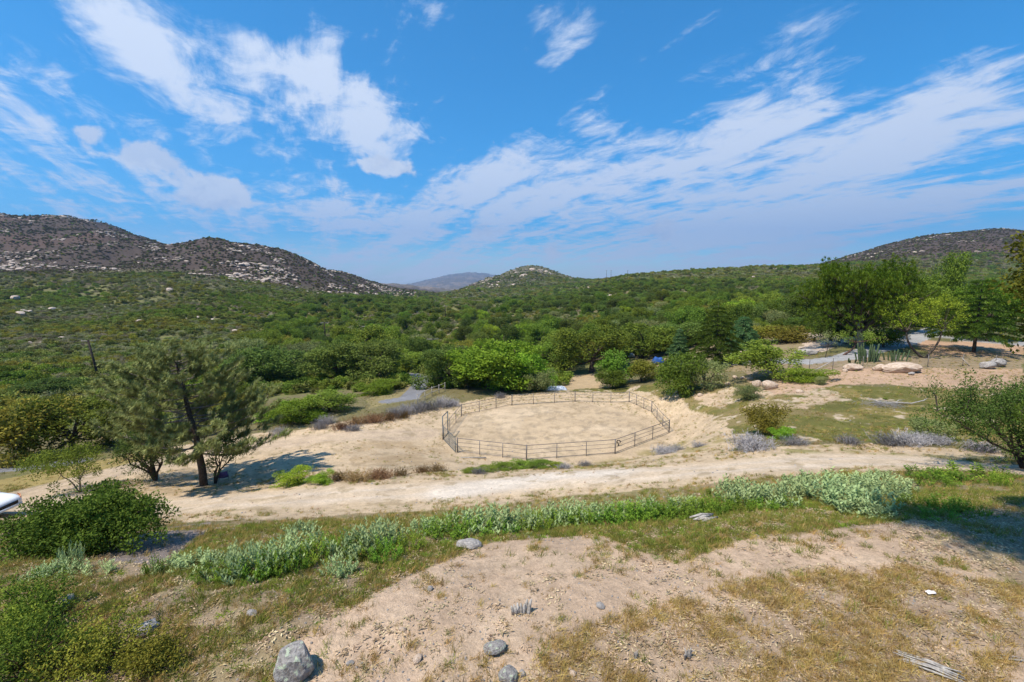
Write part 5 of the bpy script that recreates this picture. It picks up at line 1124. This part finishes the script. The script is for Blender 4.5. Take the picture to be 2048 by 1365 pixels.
for u, v, w, h in ((430, 1160, 60, 40), (520, 1152, 60, 50), (575, 1145, 60, 50), (640, 1110, 60, 44), (690, 1105, 50, 44), (770, 1120, 50, 48), (820, 1100, 50, 40), (900, 1075, 70, 48), (1070, 1062, 50, 44), (1130, 1050, 50, 34), (1200, 1042, 50, 36), (1250, 1045, 70, 40), (1300, 1040, 70, 40), (1350, 1038, 70, 36), (1400, 1030, 60, 34), (1440, 1024, 50, 36), (1480, 1026, 40, 44), (1430, 998, 40, 20), (870, 1068, 50, 34), (1090, 1040, 40, 28), (460, 1158, 50, 44), (545, 1150, 60, 46), (610, 1125, 60, 44), (720, 1115, 60, 40), (745, 1105, 50, 40), (950, 1072, 70, 34), (1000, 1070, 60, 30), (1160, 1052, 60, 34), (1220, 1050, 60, 38), (1275, 1046, 60, 40), (1325, 1042, 60, 38), (1375, 1038, 60, 36), (1420, 1032, 60, 34), (1530, 1022, 50, 26), (1580, 1015, 50, 24)):
    q_ = 'nearest the wide dark shrub' if u < 660 else 'before the half buried bluish rock' if u < 900 else 'beyond the half buried bluish rock' if u < 1300 else 'beside the dense sage patch'; sage(u, v, w, h, k, True, 'bright green upright weed between sage clumps, ' + q_, 'weeds among the sage, ' + q_); k += 1
sage(308, 1150, 26, 52, k, True, 'single tall bright green weed spike in front of the shrub shadow'); k += 1
for u, v, w, h in ((1900, 965, 70, 26), (1940, 958, 90, 28), (1870, 972, 60, 24), (2000, 972, 30, 34), (1985, 955, 60, 24), (1850, 955, 60, 20), (1900, 1020, 60, 34), (1930, 1030, 60, 34), (1880, 1040, 60, 24), (1840, 1015, 60, 22)): sage(u, v, w, h, k, True, 'lush green weed near the shaded corner of the terrace', 'weeds near the shaded corner'); k += 1
# thicket at the lower left corner
def thicket():
    global rng
    for i, (u, v, w, h, lb) in enumerate(((60, 1345, 1.5, .55, 'dense small leaved green bush in the near corner of the terrace'), (190, 1335, 1.3, .45, 'low small leaved bush between the corner bush and the lichened boulder'), (70, 1240, 1.0, .62, 'taller upright small leaved bush behind the corner bush'), (300, 1330, .9, .26, 'creeping green bush nearest the lichened boulder'), (30, 1290, 1.2, .5, 'small leaved bush at the outer side of the corner bush'))):
        rng = np.random.default_rng(760 + i); p = gp(u, v); t = empty('green_bush', p, lb, 'shrub'); n = int(150 * w); d = sphere_pts(n, .5); C = d * (rng.uniform(.35, 1, n) * (.82 + .25 * np.sin(4 * np.arctan2(d[:, 1], d[:, 0]) + i) + .2 * np.sin(9 * d[:, 0] + 2 * i)))[:, None] * np.array([w * .56, w * .56, h * 1.35]); C[:, 2] = np.abs(C[:, 2]) * .95 + .03
        lf = MB(); clump_leaves(lf, C, .085 * rng.uniform(.5, 1.4, n), 32, .034, .017); st = MB()
        for q in C[::6]: st.tube(np.array([[0, 0, -.05], q * .5 + [0, 0, .03], q]), [.010, .007, .003], 4, False)
        obj('stems', st.mesh('stems', M['bark_red']), t); obj('leaves', lf.mesh('leaves', M['oak' if i % 2 == 0 else 'olive']), t)
thicket()

# ------------------------------------------------------------------ rocks and old wood on the terrace
def lichen_rock():
    m, nt, b_ = new_mat('lichened_granite'); n = noise_node(nt, 5, 8, .65); n2 = noise_node(nt, 2.1, 5, .6); n3 = noise_node(nt, 40, 3, .6)
    c = mixc(nt, ramp(nt, n.outputs[0], .35, .65), (.16, .145, .135), (.40, .37, .34)); c = mixc(nt, ramp(nt, n2.outputs[0], .55, .60), c, (.45, .50, .36)); c = mixc(nt, ramp(nt, n3.outputs[0], .58, .92), c, (.06, .055, .05))
    nt.links.new(c, b_.inputs['Base Color']); b_.inputs['Roughness'].default_value = .95; bp = N_(nt, 'ShaderNodeBump'); bp.inputs['Strength'].default_value = .7; bp.inputs['Distance'].default_value = .06; nt.links.new(n.outputs[0], bp.inputs['Height']); nt.links.new(bp.outputs[0], b_.inputs['Normal']); return m
M['lichen'] = lichen_rock()
boulder('boulder', 'rounded grey boulder with pale lichen sitting on the bare soil', 592, 1350, (.225, .21, .225), 'lichen', 651, .4, .40, sub=4)
boulder('rock', 'flat square sided grey rock on bare soil right of the lichened boulder', 990, 1304, (.15, .10, .07), 'lichen', 652, .2, .35)
boulder('rock', 'lichened rock beside two pebbles below the flat square rock', 1016, 1362, (.11, .10, .09), 'lichen', 653, .2, .4)
boulder('rock', 'dark bluish rock half buried where the sage bank meets the soil', 938, 1096, (.24, .14, .09), 'rock', 654, .2, .35)
for j, (u, v, s) in enumerate(((1200, 1215, .07), (835, 1322, .07), (1045, 1350, .05), (805, 1262, .05), (290, 1265, .16), (130, 1210, .14), (505, 1230, .08), (1235, 1038, .0), (860, 1180, .06), (1145, 1350, .05), (700, 1330, .05), (1320, 990, .0))):
    if s > 0: boulder('stone', 'fist sized stone lying on the terrace soil', u, v, (s, s * .8, s * .6), ('rock', 'rock_tan')[j % 2], 660 + j, j, .5, 'rock', 'fist sized stones on the terrace', 2)
def wood_chunk(name, label, u, v, L_, w, h, seed, rz, upright=False, tilt=0):
    g = np.random.default_rng(seed); p = gp(u, v); t = empty(name, (p[0], p[1], p[2]), label, 'wood', None, rz); n = 7
    for i in range(n):                                                   # weathered splinters, standing or lying side by side
        x = (i / (n - 1) - .5) * w; l = L_ * g.uniform(.65, 1.0); th = h / n * 2.6
        mb = MB()
        if upright: mb.tube(np.array([[x * .8, g.normal() * .02, -.04], [x, g.normal() * .015, l * .5], [x * 1.25, g.normal() * .02, l]]), [w / n * .95, w / n * .8, w / n * .3], 6)
        else: mb.tube(np.array([[-l * .5 + g.normal() * .08 * L_, x + g.normal() * w * .12, h * .35 * g.uniform(.5, 1.6)], [0, x + g.normal() * .01, h * .45 * g.uniform(.6, 1.4)], [l * .5, x * 1.1 + g.normal() * w * .15, h * .35 * g.uniform(.4, 1.8)]]), [w / n * .3, w / n * .55, w / n * .25], 6)
        obj('splinter', mb.mesh('splinter', M['wood_grey'], True), t)
wood_chunk('stump', 'small split grey stump standing on the bare soil', 1042, 1228, .19, .24, .1, 1, .3, True)
wood_chunk('stump', 'short grey post stub in dry grass', 1376, 1318, .16, .10, .1, 2, .2, True); wood_chunk('stump', 'tiny bleached post stub left of the larger stub', 1272, 1318, .12, .05, .1, 3, .2, True)
wood_chunk('log', 'split weathered log lying in dry leaves', 1860, 1338, .62, .16, .10, 4, -.55); wood_chunk('log', 'bleached stick at the edge of the leaf litter', 2030, 1322, .5, .05, .05, 5, -.2)
wood_chunk('log', 'grey broken branches on the litter bank below the weeds', 1415, 1045, .7, .4, .10, 6, .3)
p = gp(1860, 1190); g_ = np.random.default_rng(2); n = 6; X, Y = np.meshgrid(np.linspace(-.06, .06, n), np.linspace(-.035, .035, n), indexing='ij'); V = np.stack([X, Y, .03 + .03 * g_.random((n, n))], -1).reshape(-1, 3); i = np.arange(n - 1)[:, None] * n; j = np.arange(n - 1)[None, :]
o = obj('paper_scrap', MB().add(V, np.stack([i + j, i + n + j, i + n + j + 1, i + j + 1], -1).reshape(-1, 4)).mesh('paper_scrap', plain('paper', (.75, .68, .68), (.82, .78, .78), 9, .8)), None, p); tag(o, 'crumpled pale pink paper scrap on dry grass', 'paper'); o.modifiers.new('t', 'SOLIDIFY').thickness = .002

# ------------------------------------------------------------------ grass, weeds, pebbles and litter (stuff)
def tuft(seed, mat, n, h, spread, W, lean=.5):
    g = np.random.default_rng(seed); c = np.stack([g.normal(size=n) * spread, g.normal(size=n) * spread, np.zeros(n) - .01], 1); d = unit(np.stack([g.normal(size=n) * lean, g.normal(size=n) * lean, np.ones(n)], 1)); l = h * g.uniform(.45, 1.1, n)
    b_ = np.stack([d[:, 0], d[:, 1], -.4 * np.ones(n)], 1) * l[:, None] * g.uniform(.1, .5, n)[:, None]; mb = MB(); mb.blades(c, d, l, W, b_, g.random(n)); return mb.mesh('tuft', M[mat])
def ground_cover():
    g = np.random.default_rng(77)
    TF = [tuft(800, 'grass_dry', 26, .17, .05, .006), tuft(801, 'grass_dry', 22, .13, .06, .006, .8), tuft(802, 'grass_green', 26, .15, .05, .007), tuft(803, 'grass_green', 24, .10, .05, .008, .8), tuft(804, 'weed', 22, .09, .05, .014, 1.0), tuft(805, 'brown', 16, .12, .05, .005, .9)]
    dryp = [(1050, 1365), (1090, 1280), (1300, 1215), (1420, 1180), (1560, 1150), (1800, 1130), (2048, 1180), (2200, 1400), (2200, 1700), (1000, 1700)]
    leftp = [(-300, 1400), (-300, 1120), (200, 1130), (500, 1150), (760, 1080), (960, 1050), (1000, 1080), (820, 1150), (620, 1260), (560, 1365), (500, 1700), (-300, 1700)]
    bank = [(300, 1150), (420, 1060), (760, 1030), (1000, 1010), (1250, 985), (1450, 960), (1700, 945), (2100, 940), (2100, 1000), (1830, 1040), (1500, 1075), (1350, 1130), (1200, 1070), (980, 1085), (820, 1130), (560, 1190)]
    fieldp = [(1080, 782), (1300, 770), (1420, 772), (1560, 790), (1640, 772), (1760, 775), (2100, 782), (2100, 890), (1560, 880), (1470, 868), (1430, 830), (1360, 800)]
    P = []; I = []; S = []
    def band(n, y0, y1, amax, fn):
        Y = np.sqrt(g.uniform(y0 ** 2, y1 ** 2, n)); x = g.uniform(-amax, amax, n) * Y; z = height(x, Y); u, v = project(np.stack([x, Y, z], 1)); prob, idx, sc = fn(x, Y, u, v, n)
        ok = (g.random(n) < prob) & ~on_bare(x, Y); P.append(np.stack([x, Y, z], 1)[ok]); I.append(idx[ok]); S.append(sc[ok])
    def f_near(x, Y, u, v, n):
        nz = fbm(x / .55, Y / .55, 901, 4, .6); nb = fbm(x / 2.2, Y / 2.2, 902, 3)
        pr = .02 + .25 * sst(nz, .57, .68); pr = np.where(in_poly(u, v, dryp), .10 + .80 * sst(nz, .40, .58), pr); pr = np.where(in_poly(u, v, leftp), .15 + .8 * sst(nz, .38, .58), pr); pr = np.where(in_poly(u, v, bank), .25 + .7 * sst(nz, .35, .55), pr)
        idx = np.where(g.random(n) < .35 + .9 * (nb - .5), 2, 0); idx = np.where(in_poly(u, v, dryp) & (g.random(n) < .92), g.integers(0, 2, n), idx); idx = np.where(in_poly(u, v, leftp) & (g.random(n) < .5), g.choice([2, 3, 4, 5], n), idx); idx = np.where(in_poly(u, v, bank) & (g.random(n) < .6), g.choice([2, 3, 2, 4], n), idx); idx = np.where(g.random(n) < .06, 5, idx)
        return pr, idx, g.uniform(.45, 1.15, n)
    band(76000, 4.0, 13.5, 1.22, f_near)
    def f_mid(x, Y, u, v, n):
        nz = fbm(x / 1.8, Y / 1.8, 911, 4, .6); f_ = in_poly(u, v, fieldp); bk = in_poly(u, v, bank); pr = .10 + .65 * sst(nz, .50, .64) + .25 * (Y > 42); pr = np.where(f_, .35 + .6 * sst(nz, .4, .6), pr); pr = np.where(bk, .6, pr)
        idx = np.where(g.random(n) < .5, 0, 2); idx = np.where(f_, g.choice([2, 3, 3, 0, 1], n), idx); idx = np.where(~f_ & ~bk & (g.random(n) < .3), 5, idx); return pr, idx, g.uniform(.8, 1.7, n) * np.where(f_, 1.1, 1.0)
    band(26000, 13, 30, 1.2, f_mid); band(30000, 28, 64, 1.2, f_mid)
    def f_pen(x, Y, u, v, n):
        nz = fbm(x / 1.2, Y / 1.2, 921, 4, .6); return .02 + .55 * sst(nz, .56, .66), g.choice([5, 1, 1], n), g.uniform(.35, .8, n)
    n = 6000; Y = g.uniform(37, 57, n); x = g.uniform(-7, 15, n); ok = (np.hypot(x - PEN_C[0], Y - PEN_C[1]) < 9.6) & (g.random(n) < f_pen(x, Y, 0, 0, n)[0]); P.append(np.stack([x, Y, height(x, Y)], 1)[ok]); I.append(g.choice([5, 1, 5], n)[ok]); S.append(g.uniform(.35, .8, n)[ok])
    P_ = np.vstack(P); I_ = np.concatenate(I); S_ = np.concatenate(S); n = len(P_); rot = np.zeros((n, 3)); rot[:, 2] = g.uniform(0, 6.28, n)
    instancer('grass', P_, I_, rot, np.stack([S_, S_, S_ * g.uniform(.7, 1.2, n)], 1), TF, 'dry golden and green grass tufts over the terrace and banks')
    # pebbles
    ms = [rock_mesh(830 + i, 'rock_tan' if i % 3 else 'rock', 1, .3, .7) for i in range(5)]; n = 42000; Y = np.sqrt(g.uniform(16, 180, n)); x = g.uniform(-1.2, 1.2, n) * Y; z = height(x, Y); S = .005 + .020 * g.random(n) ** 4; rot = g.uniform(0, 6.28, (n, 3)); ok = (fbm(x / .8, Y / .8, 931, 3) > .40)
    n2 = 2500; Y2 = g.uniform(15, 58, n2); x2 = g.uniform(-1.0, 1.0, n2) * Y2; z2 = height(x2, Y2); S2 = .02 + .07 * g.random(n2) ** 4
    instancer('pebbles', np.vstack([np.stack([x, Y, z], 1)[ok], np.stack([x2, Y2, z2], 1)]), np.concatenate([g.integers(0, 5, n)[ok], g.integers(0, 5, n2)]), np.vstack([rot[ok], g.uniform(0, 6, (n2, 3))]), np.repeat(np.concatenate([S[ok], S2])[:, None], 3, 1), ms, 'pebbles and gravel strewn over the bare soil')
    # leaf and bark litter
    lm = []
    for i in range(3):
        mb = MB(); k = 14; gg = np.random.default_rng(840 + i); c = np.stack([gg.normal(size=k) * .05, gg.normal(size=k) * .05, gg.uniform(.004, .02, k)], 1); a = gg.uniform(0, 6.28, k); d = np.stack([np.cos(a), np.sin(a), gg.normal(size=k) * .2], 1); mb.leaves(c, unit(d), unit(np.cross(d, [0, 0, 1.]) + gg.normal(size=(k, 3)) * .25), .055, .018, gg.random(k)); lm.append(mb.mesh('litter', M['litter']))
    n = 16000; Y = np.sqrt(g.uniform(16, 170, n)); x = g.uniform(-1.2, 1.2, n) * Y; z = height(x, Y); u, v = project(np.stack([x, Y, z], 1)); nz = fbm(x / .9, Y / .9, 941, 4)
    pr = .04 + .2 * (nz > .55); pr = np.where(in_poly(u, v, dryp), .55, pr); pr = np.where(in_poly(u, v, leftp), .30, pr); pr = np.where(in_poly(u, v, [(1350, 1062), (1500, 1025), (1640, 1020), (1700, 1040), (1500, 1070), (1380, 1090)]), .9, pr); pr = np.where((u > 1800) & (v < 1200), .8, pr); ok = g.random(n) < pr; rot = np.zeros((n, 3)); rot[:, 2] = g.uniform(0, 6.28, n)
    instancer('leaf_litter', np.stack([x, Y, z], 1)[ok], g.integers(0, 3, n)[ok], rot[ok], np.repeat(g.uniform(.6, 1.3, n)[ok][:, None], 3, 1), lm, 'dry leaf and bark litter lying on the terrace')
M['litter'] = foliage('litter_leaf', (.15, .105, .095), (.37, .29, .29), .05, .8, .15, .3)
ground_cover()

# ------------------------------------------------------------------ air
def haze():
    m = bpy.data.materials.new('air'); m.use_nodes = True; nt = m.node_tree
    for n in list(nt.nodes): nt.nodes.remove(n)
    pv = N_(nt, 'ShaderNodeVolumePrincipled'); pv.inputs['Color'].default_value = (.36, .62, 1.0, 1); pv.inputs['Density'].default_value = 8.5e-5; pv.inputs['Anisotropy'].default_value = .2
    out = N_(nt, 'ShaderNodeOutputMaterial'); nt.links.new(pv.outputs[0], out.inputs['Volume'])
    zs = [(o.matrix_world @ Vector(c)).z for o in bpy.data.objects if o.get('kind') == 'structure' for c in o.bound_box]
    z0, z1 = min(zs) - 1.0, max(zs) + 30
    o = obj('haze', MB().box((0, 0, (z0 + z1) / 2), (32600, 32600, z1 - z0)).mesh('haze', m)); tag(o, 'thin blue haze filling the air over the valley', 'haze', None, 'stuff')
haze()
